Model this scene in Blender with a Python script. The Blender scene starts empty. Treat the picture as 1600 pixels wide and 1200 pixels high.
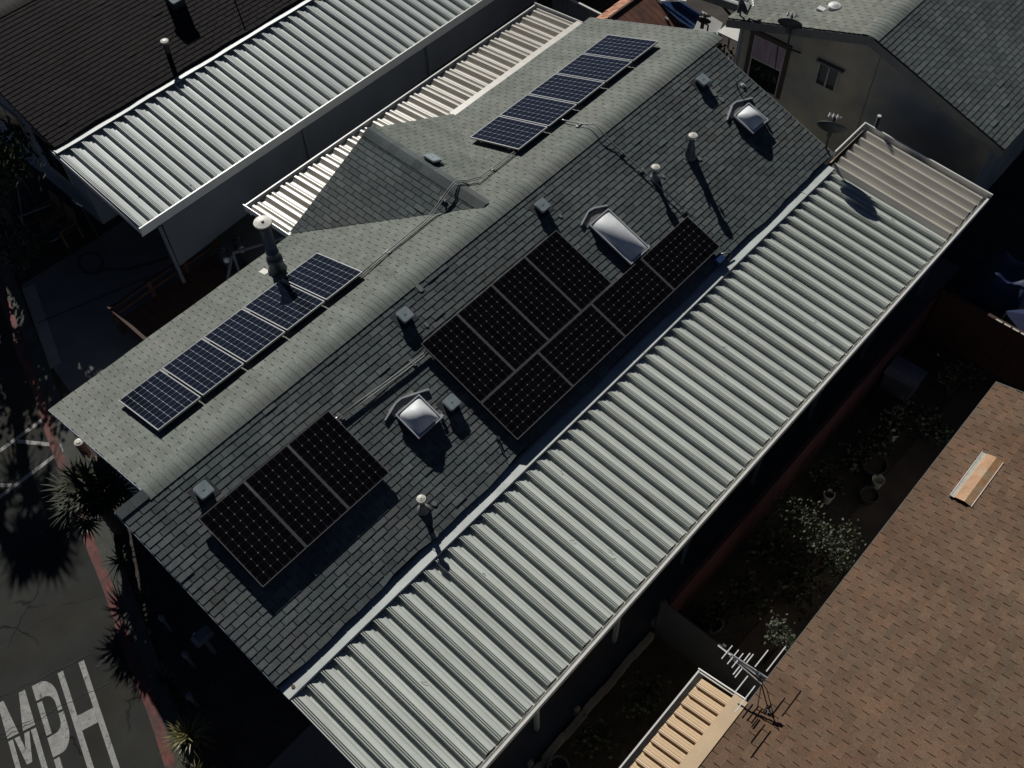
import bpy, math, random
from mathutils import Vector, Matrix, Quaternion
from math import sin, cos, pi, sqrt, radians
random.seed(11)
S = bpy.context.scene
COL = S.collection
V = Vector

# ------------------------------------------------------------------ dimensions (metres)
W = 3.931                 # half width of the house, ridge to eave
EZ = 3.0                  # eave height
RZ = 4.3475               # ridge height
SL = (RZ - EZ) / W
CN = 1 / sqrt(1 + SL * SL)
VL = W / CN               # slope length
SUN_AZ, SUN_EL = radians(-64), radians(32)
SUN = V((cos(SUN_EL) * sin(SUN_AZ), cos(SUN_EL) * cos(SUN_AZ), sin(SUN_EL)))

# ------------------------------------------------------------------ materials
def new_mat(name):
    m = bpy.data.materials.new(name); m.use_nodes = True
    nt = m.node_tree; nt.nodes.clear()
    out = nt.nodes.new('ShaderNodeOutputMaterial'); b = nt.nodes.new('ShaderNodeBsdfPrincipled')
    nt.links.new(b.outputs[0], out.inputs[0])
    return m, nt, b
class NB:
    def __init__(s, nt): s.nt = nt
    def n(s, t, **k):
        x = s.nt.nodes.new(t)
        for a, b in k.items(): setattr(x, a, b)
        return x
    def put(s, sock, v):
        if isinstance(v, (int, float)): sock.default_value = v
        elif isinstance(v, tuple): sock.default_value = v
        else: s.nt.links.new(v, sock)
    def m(s, op, a, b=0.0, c=None):
        x = s.n('ShaderNodeMath', operation=op); s.put(x.inputs[0], a); s.put(x.inputs[1], b)
        if c is not None: s.put(x.inputs[2], c)
        return x.outputs[0]
    def rng(s, v, a, b, c, d):
        x = s.n('ShaderNodeMapRange'); s.put(x.inputs[0], v)
        for i, q in enumerate((a, b, c, d)): x.inputs[i + 1].default_value = q
        return x.outputs[0]
    def noise(s, co, scale, detail=3.0, rough=.55):
        x = s.n('ShaderNodeTexNoise'); s.put(x.inputs['Vector'], co)
        x.inputs['Scale'].default_value = scale; x.inputs['Detail'].default_value = detail; x.inputs['Roughness'].default_value = rough
        return x.outputs[0]
    def mix(s, f, a, b, mode='MIX'):
        x = s.n('ShaderNodeMix', data_type='RGBA', blend_type=mode)
        s.put(x.inputs[0], f); s.put(x.inputs[6], a); s.put(x.inputs[7], b)
        return x.outputs[2]
def c4(c): return (c[0], c[1], c[2], 1.0)
def mat(name, col, rough=.6, var=.18, scale=3.0, fine=.1, fscale=60.0, island=0.0, metal=0.0, spec=.5, bump=0.0, bscale=80.0,
        tint=None, tscale=1.2, tlo=.5, thi=.7, streak=None):
    m, nt, b = new_mat(name); q = NB(nt)
    tc = q.n('ShaderNodeTexCoord'); co = tc.outputs['Object']
    if streak:
        mp = q.n('ShaderNodeMapping'); q.put(mp.inputs[0], co); mp.inputs['Scale'].default_value = streak; co2 = mp.outputs[0]
    else: co2 = co
    k = q.rng(q.noise(co2, scale), .3, .7, 1 - var, 1 + var)
    if fine: k = q.m('MULTIPLY', k, q.rng(q.noise(co, fscale, 2), .3, .7, 1 - fine, 1 + fine))
    base = c4(col)
    if tint:
        f = q.rng(q.noise(co2, tscale, 4), tlo, thi, 0, 1)
        base = q.mix(f, c4(col), c4(tint))
    if island:
        g = q.n('ShaderNodeNewGeometry')
        k = q.m('MULTIPLY', k, q.rng(g.outputs['Random Per Island'], 0, 1, 1 - island, 1 + island))
    vm = q.n('ShaderNodeVectorMath', operation='SCALE')
    q.put(vm.inputs[0], base if not isinstance(base, tuple) else base[:3]); q.put(vm.inputs['Scale'], k)
    nt.links.new(vm.outputs[0], b.inputs['Base Color'])
    b.inputs['Roughness'].default_value = rough; b.inputs['Metallic'].default_value = metal
    b.inputs['Specular IOR Level'].default_value = spec
    if bump:
        bp = q.n('ShaderNodeBump'); bp.inputs['Strength'].default_value = bump; bp.inputs['Distance'].default_value = .01
        q.put(bp.inputs['Height'], q.noise(co, bscale, 3)); nt.links.new(bp.outputs[0], b.inputs['Normal'])
    return m
def shingle_mat(name, col, tint, island=.28, patch=.18, granule=.45, tscale=.9, streak=.13):
    m, nt, b = new_mat(name); q = NB(nt)
    tc = q.n('ShaderNodeTexCoord'); co = tc.outputs['Object']
    g = q.n('ShaderNodeNewGeometry'); r = g.outputs['Random Per Island']
    k = q.rng(r, 0, 1, 1 - island, 1 + island)
    k = q.m('MULTIPLY', k, q.rng(q.noise(co, tscale, 4), .3, .7, 1 - patch, 1 + patch))
    k = q.m('MULTIPLY', k, q.rng(q.noise(co, 95.0, 2, .8), .3, .7, 1 - granule, 1 + granule))
    k = q.m('MULTIPLY', k, q.rng(q.noise(co, 22.0, 3, .6), .3, .7, .86, 1.14))
    mp = q.n('ShaderNodeMapping'); q.put(mp.inputs[0], co); mp.inputs['Scale'].default_value = (.35, 2.6, .35)
    k = q.m('MULTIPLY', k, q.rng(q.noise(mp.outputs[0], 1.3, 4), .3, .7, 1 - streak, 1 + streak))
    r2 = q.m('FRACT', q.m('MULTIPLY', r, 7.31))
    f = q.m('ADD', q.m('MULTIPLY', r2, .65), q.rng(q.noise(co, tscale * .7, 3), .35, .65, -.2, .5))
    x = q.n('ShaderNodeClamp'); q.put(x.inputs[0], f)
    base = q.mix(x.outputs[0], c4(col), c4(tint))
    vm = q.n('ShaderNodeVectorMath', operation='SCALE'); q.put(vm.inputs[0], base); q.put(vm.inputs['Scale'], k)
    nt.links.new(vm.outputs[0], b.inputs['Base Color'])
    b.inputs['Roughness'].default_value = .9; b.inputs['Specular IOR Level'].default_value = .25
    bp = q.n('ShaderNodeBump'); bp.inputs['Strength'].default_value = .5; bp.inputs['Distance'].default_value = .004
    q.put(bp.inputs['Height'], q.noise(co, 120, 2)); nt.links.new(bp.outputs[0], b.inputs['Normal'])
    return m
def cell_mat(name, cell, line, diam, bus, PW, PL, busn):
    m, nt, b = new_mat(name); q = NB(nt)
    tc = q.n('ShaderNodeTexCoord'); sp = q.n('ShaderNodeSeparateXYZ'); nt.links.new(tc.outputs['Object'], sp.inputs[0])
    px, py = .159, .159
    mx, my = (PW - 6 * px) / 2, (PL - 10 * py) / 2
    cx = q.m('DIVIDE', q.m('SUBTRACT', sp.outputs[0], mx), px); cy = q.m('DIVIDE', q.m('SUBTRACT', sp.outputs[1], my), py)
    fx = q.m('ABSOLUTE', q.m('SUBTRACT', cx, q.m('ROUND', cx))); fy = q.m('ABSOLUTE', q.m('SUBTRACT', cy, q.m('ROUND', cy)))
    lx = q.m('LESS_THAN', fx, .018); ly = q.m('LESS_THAN', fy, .014)
    d = q.m('LESS_THAN', q.m('ADD', fx, fy), .092)
    inx = q.m('LESS_THAN', q.m('ABSOLUTE', q.m('SUBTRACT', cx, 3.0)), 2.95); iny = q.m('LESS_THAN', q.m('ABSOLUTE', q.m('SUBTRACT', cy, 5.0)), 4.95)
    d = q.m('MULTIPLY', d, q.m('MULTIPLY', inx, iny))
    nz = q.noise(tc.outputs['Object'], 3.0, 2)
    wn = q.n('ShaderNodeTexWhiteNoise', noise_dimensions='3D')
    cv = q.n('ShaderNodeCombineXYZ'); q.put(cv.inputs[0], q.m('FLOOR', cx)); q.put(cv.inputs[1], q.m('FLOOR', cy)); nt.links.new(cv.outputs[0], wn.inputs['Vector'])
    k = q.m('MULTIPLY', q.rng(nz, .3, .7, .8, 1.2), q.rng(wn.outputs['Value'], 0, 1, .8, 1.2))
    vm = q.n('ShaderNodeVectorMath', operation='SCALE'); q.put(vm.inputs[0], cell); q.put(vm.inputs['Scale'], k)
    col = vm.outputs[0]
    if busn:
        fb = q.m('MULTIPLY', cy, float(busn)); fb = q.m('ABSOLUTE', q.m('SUBTRACT', q.m('FRACT', fb), .5))
        col = q.mix(q.m('MULTIPLY', q.m('LESS_THAN', fb, .032), .8), col, c4(bus))
    col = q.mix(lx, col, c4(line)); col = q.mix(q.m('MULTIPLY', ly, .7), col, c4(line)); col = q.mix(d, col, c4(diam))
    nt.links.new(col, b.inputs['Base Color'])
    b.inputs['Roughness'].default_value = .09; b.inputs['Specular IOR Level'].default_value = .32
    return m

M = {}
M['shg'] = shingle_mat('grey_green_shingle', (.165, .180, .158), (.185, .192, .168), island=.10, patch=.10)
M['shgR'] = shingle_mat('shaded_side_shingle', (.094, .111, .110), (.116, .126, .120), island=.2, patch=.12)  # same roof shingle darkened, slope shade put into the colour
M['shgC'] = shingle_mat('ridge_shingle', (.158, .174, .156), (.170, .180, .160), island=.08, patch=.08)
M['felt'] = mat('roof_felt', (.012, .013, .013), .95, fine=.2)
M['feltb'] = mat('brown_roof_felt', (.02, .012, .009), .95, fine=.2)
M['shb'] = shingle_mat('brown_shingle', (.160, .092, .056), (.132, .092, .060), island=.12, patch=.10, tscale=.55)
M['shd'] = shingle_mat('dark_brown_shingle', (.0135, .0105, .0102), (.018, .014, .0135), island=.2)
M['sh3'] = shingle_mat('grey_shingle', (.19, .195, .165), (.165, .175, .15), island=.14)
M['white'] = mat('white_enamel_sheet', (.51, .535, .488), .42, island=.05, var=.12, scale=1.6, fine=.04, fscale=40, tint=(.45, .45, .39), tscale=2.2, tlo=.55, thi=.8, streak=(.5, 3, 1))
M['white2'] = mat('aged_white_sheet', (.50, .53, .505), .42, island=.05, var=.12, scale=1.6, fine=.05, fscale=40, tint=(.43, .44, .40), tscale=2.0, tlo=.5, thi=.8, streak=(.5, 3, 1))
M['cream'] = mat('cream_enamel_sheet', (.58, .545, .475), .4, island=.04, var=.1, scale=2, fine=.05, tint=(.48, .42, .34), tscale=2.5, tlo=.55, thi=.8, streak=(.5, 3, 1))
M['tan'] = mat('tan_enamel_sheet', (.54, .39, .235), .45, var=.08, scale=2, fine=.06)
M['trim'] = mat('white_trim', (.72, .71, .67), .35, var=.06, fine=.03)
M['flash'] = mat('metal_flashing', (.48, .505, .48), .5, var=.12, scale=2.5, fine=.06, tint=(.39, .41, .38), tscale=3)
M['alu'] = mat('aluminium_frame', (.44, .44, .44), .4, var=.04, fine=0)
M['aluD'] = mat('anodised_frame', (.36, .35, .35), .4, var=.04, fine=0)
M['rail'] = mat('steel_rail', (.30, .30, .30), .4, metal=.5)
PW, PL = .995, 1.65
M['cellA'] = cell_mat('blue_solar_cells', (.0045, .006, .0115), (.29, .31, .35), (.42, .44, .48), (.05, .058, .072), PW, PL, 3)
M['cellB'] = cell_mat('black_solar_cells', (.0045, .0035, .0045), (.045, .038, .041), (.30, .285, .285), (.02, .02, .02), PW, PL, 0)
M['back'] = mat('panel_backsheet', (.03, .03, .03), .8)
M['steel'] = mat('galvanised_steel', (.085, .10, .12), .42, var=.25, scale=7, fine=.08, metal=.25)
M['steelD'] = mat('weathered_steel', (.085, .10, .115), .5, var=.25, scale=6, fine=.1, metal=.3)
M['capW'] = mat('pale_metal_cap', (.55, .53, .46), .5, var=.18, scale=20, fine=.12, fscale=90)
M['vent'] = mat('grey_vent_metal', (.30, .35, .36), .4, var=.15, scale=8, fine=.06)
M['darkm'] = mat('dark_metal', (.03, .032, .036), .55, var=.2)
M['dome'] = mat('frosted_dome', (.68, .69, .69), .5, var=.12, scale=3.5, fine=.05, fscale=30, spec=.3)
M['skfr'] = mat('skylight_frame', (.55, .56, .58), .4, var=.1)
M['emt'] = mat('conduit_steel', (.25, .255, .24), .5, var=.15)
M['black'] = mat('black_rubber', (.012, .012, .013), .7)
M['tar'] = mat('roof_mastic', (.20, .20, .19), .8, var=.25, scale=20)
M['siding'] = mat('blue_grey_siding', (.30, .33, .36), .7, var=.06, fine=.04, streak=(1, 1, 8))
M['stucco'] = mat('tan_stucco', (.45, .385, .275), .85, var=.14, scale=1.2, fine=.08, bump=.8, bscale=30, tint=(.26, .265, .25), tscale=.35, tlo=.4, thi=.6)
M['fascia'] = mat('grey_fascia', (.15, .15, .14), .6)
M['panelG'] = mat('grey_shade_panel', (.15, .165, .185), .7, var=.14, scale=1.0, fine=.05, streak=(1, 1, .4))
M['asph'] = None
M['conc'] = mat('concrete', (.27, .26, .235), .9, var=.15, scale=1.2, fine=.15)
M['concD'] = mat('stained_concrete', (.135, .135, .14), .85, var=.2, scale=.8, fine=.12)
M['cloth'] = mat('blue_shade_cloth', (.10, .17, .33), .8, var=.2, scale=3)
M['path'] = mat('brown_path', (.06, .045, .037), .9, var=.25, scale=2, fine=.2)
M['soil'] = mat('dark_soil', (.042, .034, .028), .95, var=.35, scale=1.5, fine=.35, fscale=25, bump=.6, bscale=18)
M['kerb'] = mat('kerb_concrete', (.060, .061, .052), .95, var=.2, scale=2.5, fine=.25, tint=(.045, .047, .036), tscale=3)
M['red'] = mat('worn_red_paint', (.14, .043, .037), .85, var=.25, scale=5, fine=.3, tint=(.06, .040, .034), tscale=3.5, tlo=.42, thi=.66)
M['rpaint'] = mat('worn_white_paint', (.30, .29, .27), .85, var=.18, scale=6, fine=.28, fscale=50, tint=(.085, .082, .08), tscale=9, tlo=.56, thi=.72)
M['maroon'] = mat('maroon_boards', (.075, .022, .028), .8, var=.3, scale=3, fine=.2, streak=(1, 1, .3))
M['redwood'] = mat('dark_redwood', (.055, .022, .014), .8, var=.3, scale=4, fine=.2)
M['brick'] = mat('clay_tile', (.40, .17, .085), .8, var=.3, scale=6, fine=.2, island=.35)
M['plank'] = mat('brown_plank', (.14, .052, .030), .75, var=.25, scale=4, fine=.15, island=.2)
M['greyw'] = mat('grey_fence_sheet', (.075, .075, .078), .8, var=.15, fine=.1)
M['bluetarp'] = mat('blue_tarp', (.012, .019, .06), .5, var=.3, scale=2.5, fine=.08, bump=.5, bscale=6)
M['blueplastic'] = mat('blue_plastic', (.03, .065, .17), .35)
M['whitep'] = mat('white_plastic', (.72, .72, .70), .4, var=.06)
M['greyp'] = mat('grey_plastic', (.13, .14, .165), .5)
M['glass'] = mat('dark_window_glass', (.008, .009, .011), .08, var=.05, fine=0, spec=.6)
M['curtain'] = mat('mauve_curtain', (.34, .25, .29), .85, var=.3, scale=2.5, fine=.05, streak=(9, 1, .6))
M['wframe'] = mat('pale_window_frame', (.38, .36, .33), .5)
M['brownfr'] = mat('brown_window_trim', (.055, .032, .026), .6)
M['palm'] = mat('palm_leaf', (.028, .034, .013), .75, var=.3, scale=5, fine=.15, island=.4, tint=(.075, .064, .03), tscale=2.2, tlo=.58, thi=.85)
M['palmdead'] = mat('dry_palm_leaf', (.11, .09, .05), .7, var=.3, island=.4)
M['yucca'] = mat('yellow_green_blade', (.13, .115, .04), .45, var=.25, island=.45)
M['leaf'] = mat('shrub_leaf', (.038, .045, .021), .6, var=.25, island=.5)
M['leafD'] = mat('dark_leaf', (.028, .040, .018), .5, var=.3, island=.5)
M['bark'] = mat('palm_trunk', (.065, .048, .034), .9, var=.35, scale=9, fine=.3)
M['darkp'] = mat('dark_plastic', (.045, .045, .05), .6)
M['terra'] = mat('terracotta', (.19, .075, .042), .8, var=.2)
M['olddr'] = mat('peeling_copper_paint', (.47, .255, .125), .55, var=.22, scale=6, fine=.12, tint=(.33, .27, .17), tscale=5, tlo=.5, thi=.7)
M['wood'] = mat('weathered_wood', (.13, .085, .04), .8, var=.25, scale=6)
def asphalt():
    m, nt, b = new_mat('asphalt'); q = NB(nt)
    co = q.n('ShaderNodeTexCoord').outputs['Object']
    k = q.m('MULTIPLY', q.rng(q.noise(co, .9, 5), .3, .7, .72, 1.28), q.rng(q.noise(co, 110, 2, .8), .25, .75, .55, 1.5))
    base = q.mix(q.rng(q.noise(co, .35, 3), .45, .6, 0, 1), c4((.026, .0265, .025)), c4((.030, .028, .021)))
    dn = q.n('ShaderNodeTexNoise'); q.put(dn.inputs['Vector'], co); dn.inputs['Scale'].default_value = 1.7; dn.inputs['Detail'].default_value = 4
    ad = q.n('ShaderNodeVectorMath', operation='MULTIPLY_ADD'); q.put(ad.inputs[0], dn.outputs['Color']); ad.inputs[1].default_value = (.55, .55, 0); q.put(ad.inputs[2], co)
    vo = q.n('ShaderNodeTexVoronoi', feature='DISTANCE_TO_EDGE'); q.put(vo.inputs['Vector'], ad.outputs[0]); vo.inputs['Scale'].default_value = .55
    crack = q.rng(vo.outputs['Distance'], .003, .012, .25, 1)
    gate = q.rng(q.noise(co, .5, 2), .46, .56, 0, 1)
    crack = q.m('MAXIMUM', crack, q.m('SUBTRACT', 1.0, gate))
    k = q.m('MULTIPLY', k, crack)
    vm = q.n('ShaderNodeVectorMath', operation='SCALE'); q.put(vm.inputs[0], base); q.put(vm.inputs['Scale'], k)
    nt.links.new(vm.outputs[0], b.inputs['Base Color']); b.inputs['Roughness'].default_value = .92; b.inputs['Specular IOR Level'].default_value = .25
    return m
M['asph'] = asphalt()

# ------------------------------------------------------------------ mesh building
class MB:
    def __init__(s): s.v = []; s.f = []; s.mi = []
    def face(s, pts, mi=0):
        i = len(s.v); s.v += [tuple(p) for p in pts]; s.f.append(tuple(range(i, i + len(pts)))); s.mi.append(mi)
    def idx(s, vs, fs, mi=0):
        i = len(s.v); s.v += [tuple(p) for p in vs]
        for f in fs: s.f.append(tuple(i + a for a in f)); s.mi.append(mi)
    def box(s, x0, x1, y0, y1, z0, z1, mi=0):
        s.obox(V(((x0 + x1) / 2, (y0 + y1) / 2, (z0 + z1) / 2)), V(((x1 - x0) / 2, 0, 0)), V((0, (y1 - y0) / 2, 0)), V((0, 0, (z1 - z0) / 2)), mi)
    def obox(s, c, a, b, d, mi=0):
        c, a, b, d = V(c), V(a), V(b), V(d)
        vs = [c + a * i + b * j + d * k for i in (-1, 1) for j in (-1, 1) for k in (-1, 1)]
        s.idx(vs, [(0, 1, 3, 2), (4, 6, 7, 5), (0, 4, 5, 1), (2, 3, 7, 6), (0, 2, 6, 4), (1, 5, 7, 3)], mi)
    def cbox(s, c, a, b, d, bev, mi=0):      # box with its four edges along d cut off
        c, a, b, d = V(c), V(a), V(b), V(d); al, bl = a.length, b.length; an, bn = a / al, b / bl
        ring = []
        for (sx, sy) in ((1, 1), (-1, 1), (-1, -1), (1, -1)):
            p1 = (sx * (al - bev), sy * bl); p2 = (sx * al, sy * (bl - bev))
            ring += [p2, p1] if sx * sy > 0 else [p1, p2]
        n = len(ring); vs = [c + an * x + bn * y + d * k for k in (-1, 1) for x, y in ring]
        s.idx(vs, [tuple(range(n))[::-1], tuple(range(n, 2 * n))] + [(i, (i + 1) % n, n + (i + 1) % n, n + i) for i in range(n)], mi)
    def bar(s, p, q, w, h, up=V((0, 0, 1)), mi=0):   # rectangular bar from p to q
        p, q = V(p), V(q); d = (q - p); L = d.length; d.normalize()
        x = d.cross(up)
        if x.length < 1e-4: x = d.cross(V((1, 0, 0)))
        x.normalize(); z = x.cross(d)
        s.obox((p + q) / 2, x * w / 2, d * L / 2, z * h / 2, mi)
    def tube(s, pts, r, n=8, mi=0, caps=True):
        pts = [V(p) for p in pts]; rs = r if isinstance(r, (list, tuple)) else [r] * len(pts)
        rings = []; prev = None
        for i, p in enumerate(pts):
            d = (pts[min(i + 1, len(pts) - 1)] - pts[max(i - 1, 0)]).normalized()
            if prev is None:
                x = d.orthogonal().normalized()
            else:
                x = (prev - d * prev.dot(d)).normalized()
            prev = x; y = d.cross(x)
            rings.append([p + (x * cos(2 * pi * k / n) + y * sin(2 * pi * k / n)) * rs[i] for k in range(n)])
        vs = [v for rg in rings for v in rg]; fs = []
        for i in range(len(pts) - 1):
            for k in range(n): fs.append((i * n + k, i * n + (k + 1) % n, (i + 1) * n + (k + 1) % n, (i + 1) * n + k))
        if caps: fs += [tuple(range(n))[::-1], tuple(range((len(pts) - 1) * n, len(pts) * n))]
        s.idx(vs, fs, mi)
    def lathe(s, base, prof, n=24, mi=0, ax=V((0, 0, 1))):
        base = V(base); ax = V(ax).normalized(); x = ax.orthogonal().normalized(); y = ax.cross(x)
        vs = [base + ax * z + (x * cos(2 * pi * k / n) + y * sin(2 * pi * k / n)) * max(r, 1e-4) for r, z in prof for k in range(n)]
        fs = [(i * n + k, i * n + (k + 1) % n, (i + 1) * n + (k + 1) % n, (i + 1) * n + k) for i in range(len(prof) - 1) for k in range(n)]
        s.idx(vs, fs, mi)
    def prism(s, poly, d, mi=0):             # closed polygon pushed along d
        poly = [V(p) for p in poly]; d = V(d); n = len(poly)
        s.idx(poly + [p + d for p in poly], [tuple(range(n))[::-1], tuple(range(n, 2 * n))] + [(i, (i + 1) % n, n + (i + 1) % n, n + i) for i in range(n)], mi)
    def build(s, name, mats, parent=None, smooth=False, loc=None):
        if not isinstance(mats, (list, tuple)): mats = [mats]
        o0 = V(loc) if loc is not None else (parent_world(parent) if parent else V((0, 0, 0)))
        me = bpy.data.meshes.new(name)
        me.from_pydata([(a - o0.x, b - o0.y, c - o0.z) for a, b, c in s.v], [], s.f)
        for m in mats: me.materials.append(m)
        me.polygons.foreach_set('material_index', s.mi)
        if smooth: me.polygons.foreach_set('use_smooth', [True] * len(s.f))
        me.update()
        o = bpy.data.objects.new(name, me); COL.objects.link(o)
        if parent: o.parent = parent
        elif loc is not None: o.location = o0
        WL[o.name] = o0
        return o
WL = {}
def parent_world(o): return WL[o.name]
def tag(o, label=None, cat=None, group=None, kind=None):
    if label: o['label'] = label
    if cat: o['category'] = cat
    if group: o['group'] = group
    if kind: o['kind'] = kind
    return o
def thing(name, label, cat, loc, group=None):
    o = bpy.data.objects.new(name, None); o.empty_display_size = .2; COL.objects.link(o); o.location = loc
    WL[o.name] = V(loc)
    return tag(o, label, cat, group)
def copy_tree(o, parent=None):
    c = o.copy(); COL.objects.link(c)
    if parent: c.parent = parent
    WL[c.name] = WL.get(o.name, V((0, 0, 0)))
    for ch in list(o.children): copy_tree(ch, c)
    return c
def struct(mb, name, m, smooth=False): return tag(mb.build(name, m, smooth=smooth), kind='structure')

# ------------------------------------------------------------------ shingles: every tab is a small wedge
def shingles(mb, O, U, Vd, vlen, ulim, expo=.136, tab=.305, t=.0115, slot=.0145, wave=None, lift=.0):
    O, U, Vd = V(O), V(U).normalized(), V(Vd).normalized(); N = U.cross(Vd)
    if N.z < 0: N = -N
    k = 0; v1 = vlen; eav = True
    while v1 > .02:
        v0 = max(0.0, v1 - expo - .012)
        a0, b0 = ulim(v0); a1, b1 = ulim(v1)
        lo, hi = min(a0, a1), max(b0, b1)
        off = (k % 2) * tab * .5 + random.uniform(-.012, .012)
        u = lo - tab + off
        while u < hi:
            ul, ur = u + slot / 2, u + tab - slot / 2
            u += tab
            l1, r1 = max(ul, a1), min(ur, b1); l0, r0 = max(ul, a0), min(ur, b0)
            if r1 - l1 < .015 and r0 - l0 < .015: continue
            if r1 < l1: r1 = l1 = min(max((l1 + r1) / 2, a1), b1)
            if r0 < l0: r0 = l0 = min(max((l0 + r0) / 2, a0), b0)
            h1 = t + random.uniform(-.0008, .0022) + lift + (random.uniform(.004, .009) if random.random() < .02 else 0); h0 = .0012 + lift; dv = random.uniform(-.004, .004)
            w = (lambda q: 0.0) if (wave is None or not eav) else wave
            P = lambda uu, vv, hh: O + U * uu + Vd * vv + N * hh
            A, B = P(l0, v0, h0), P(r0, v0, h0)
            Cc, D = P(r1, v1 + dv + w(r1), h1), P(l1, v1 + dv + w(l1), h1)
            C2, D2 = P(r1, v1 + dv + w(r1), lift - .001), P(l1, v1 + dv + w(l1), lift - .001)
            mb.idx([A, B, Cc, D, C2, D2], [(0, 1, 2, 3), (3, 2, 4, 5), (0, 3, 5), (1, 4, 2)])
        v1 -= expo; k += 1; eav = False
def rect(a, b): return lambda v: (a, b)
RG = .155
def ridge_cap(mb, y0, y1, x0, rz, sl, half=.225, rad=.165, lift=.015, step=.145, n=14):
    y = y0; i = 0
    while y < y1 - .02:
        ye = min(y + step + .03, y1); pts = []
        dz = random.uniform(0, .004)
        for (yy, hh) in ((y, .007), (ye, 0.0)):
            for j in range(n + 1):
                q = -half + 2 * half * j / n
                z = rz - sl * (sqrt(q * q + rad * rad) - sqrt(half * half + rad * rad)) - sl * half + lift + hh
                pts.append(V((x0 + q, yy, z)))
        fs = [(j, j + 1, n + 2 + j, n + 1 + j) for j in range(n)]
        # butt edge facing the street and the two long edges
        lo = [p - V((0, 0, .010)) for p in pts[:n + 1]]
        vs = pts + lo; b = 2 * (n + 1)
        fs += [(j, b + j, b + j + 1, j + 1) for j in range(n)]
        e = len(vs); vs += [pts[0] - V((0, 0, .05)), pts[n + 1] - V((0, 0, .05)), pts[n] - V((0, 0, .05)), pts[2 * n + 1] - V((0, 0, .05))]
        fs += [(0, n + 1, e + 1, e), (n, e + 2, e + 3, 2 * n + 1)]
        mb.idx(vs, fs); y += step; i += 1

# ------------------------------------------------------------------ ribbed metal roofs
def flat_pan(P=.309, h=.088):
    return [(0, 0), (.012, h), (.029, h), (.032, .42 * h), (.047, .42 * h), (.050, h * .97), (.066, h * .97), (.069, .42 * h), (.084, .42 * h), (.088, .86 * h), (.104, .80 * h),
            (.155, .52 * h), (.188, .42 * h), (.192, .46 * h), (.206, .46 * h), (.212, .36 * h), (.226, .02 * h), (.235, 0), (P, 0.0)]
def saw_pan(P=.3, h=.095):
    return [(0, 0), (.004, h), (.05 * P, h), (.07 * P, .78 * h), (.11 * P, .78 * h), (.13 * P, .96 * h), (.22 * P, .92 * h), (.245 * P, .70 * h), (.285 * P, .70 * h), (.31 * P, .84 * h), (.56 * P, .46 * h), (.575 * P, .22 * h), (.60 * P, .22 * h), (.66 * P, .30 * h), (.9 * P, .03 * h), (P, 0)]
def awn_pan(P=.4352, h=.10):
    k = P / .4352
    return [(0, 0), (.030 * k, .34 * h), (.034 * k, .28 * h), (.075 * k, h), (.098 * k, h), (.104 * k, .92 * h), (.110 * k, h), (.128 * k, h), (.175 * k, .42 * h), (.182 * k, .34 * h), (.192 * k, .34 * h), (.236 * k, .86 * h),
            (.262 * k, .86 * h), (.268 * k, .78 * h), (.274 * k, .86 * h), (.285 * k, .84 * h), (.345 * k, .16 * h), (.36 * k, .05 * h), (.415 * k, 0), (P, 0)]
def ribbed(mb, a, b, y0, y1, prof, P, drop=0.0, mi=0, mirror=False):
    """sheet between (x,z)=a and (x,z)=b, ribs along x, profile repeated along y"""
    n = int(math.ceil((y1 - y0) / P - 1e-3))
    for k in range(n):                       # every pan is its own sheet, with slightly uneven ends and height
        jz = random.uniform(-.003, .003); ja, jb, tw = random.uniform(-.006, .006), random.uniform(-.008, .008), random.uniform(-.004, .004)
        pts = []
        for (u, h) in prof:
            y = y0 + k * P + u
            if y <= y1 + 1e-4: pts.append((y, h + jz * (h > .03)))
        vs = []
        for (y, h) in pts:
            vs.append((a[0] + ja, y, a[1] + h)); vs.append((b[0] + jb, y + tw * (h > .02), b[1] + h))
        mb.idx(vs, [(2 * i, 2 * i + 1, 2 * i + 3, 2 * i + 2) for i in range(len(pts) - 1)], mi)

# ------------------------------------------------------------------ world, sun, camera
wd = bpy.data.worlds.new('World'); S.world = wd; wd.use_nodes = True
nt = wd.node_tree; bg = nt.nodes['Background']
sky = nt.nodes.new('ShaderNodeTexSky'); sky.sky_type = 'NISHITA'; sky.sun_disc = False
sky.air_density = .25; sky.dust_density = .08; sky.altitude = 1000; sky.sun_elevation = SUN_EL; sky.sun_rotation = SUN_AZ % (2 * pi)
nt.links.new(sky.outputs[0], bg.inputs[0]); bg.inputs[1].default_value = .05
ld = bpy.data.lights.new('sun', 'SUN'); ld.energy = 5.0; ld.angle = radians(.5); ld.color = (1.0, .985, .945)
lo = bpy.data.objects.new('sun', ld); COL.objects.link(lo); lo.rotation_euler = SUN.to_track_quat('Z', 'Y').to_euler(); lo.location = (-30, 15, 30)
cd = bpy.data.cameras.new('camera'); cam = bpy.data.objects.new('camera', cd); COL.objects.link(cam); S.camera = cam
yaw, pit, rol = -.7735, -.9562, -.0434
f = V((sin(yaw) * cos(pit), cos(yaw) * cos(pit), sin(pit))); r = V((cos(yaw), -sin(yaw), 0)); u = r.cross(f)
r2 = r * cos(rol) + u * sin(rol); u2 = -r * sin(rol) + u * cos(rol)
mt = Matrix((r2, u2, -f)).transposed().to_4x4(); mt.translation = V((10.912, -1.767, 19.695)); cam.matrix_world = mt
cd.sensor_width = 36; cd.lens = 36 * 1572.087 / 1600; cd.clip_start = .1; cd.clip_end = 2000
S.view_settings.view_transform = 'Standard'; S.view_settings.look = 'None'; S.view_settings.gamma = 1
S.view_settings.exposure = -.22
S.render.resolution_x = 1024; S.render.resolution_y = 768
S.cycles.max_bounces = 6

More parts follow.
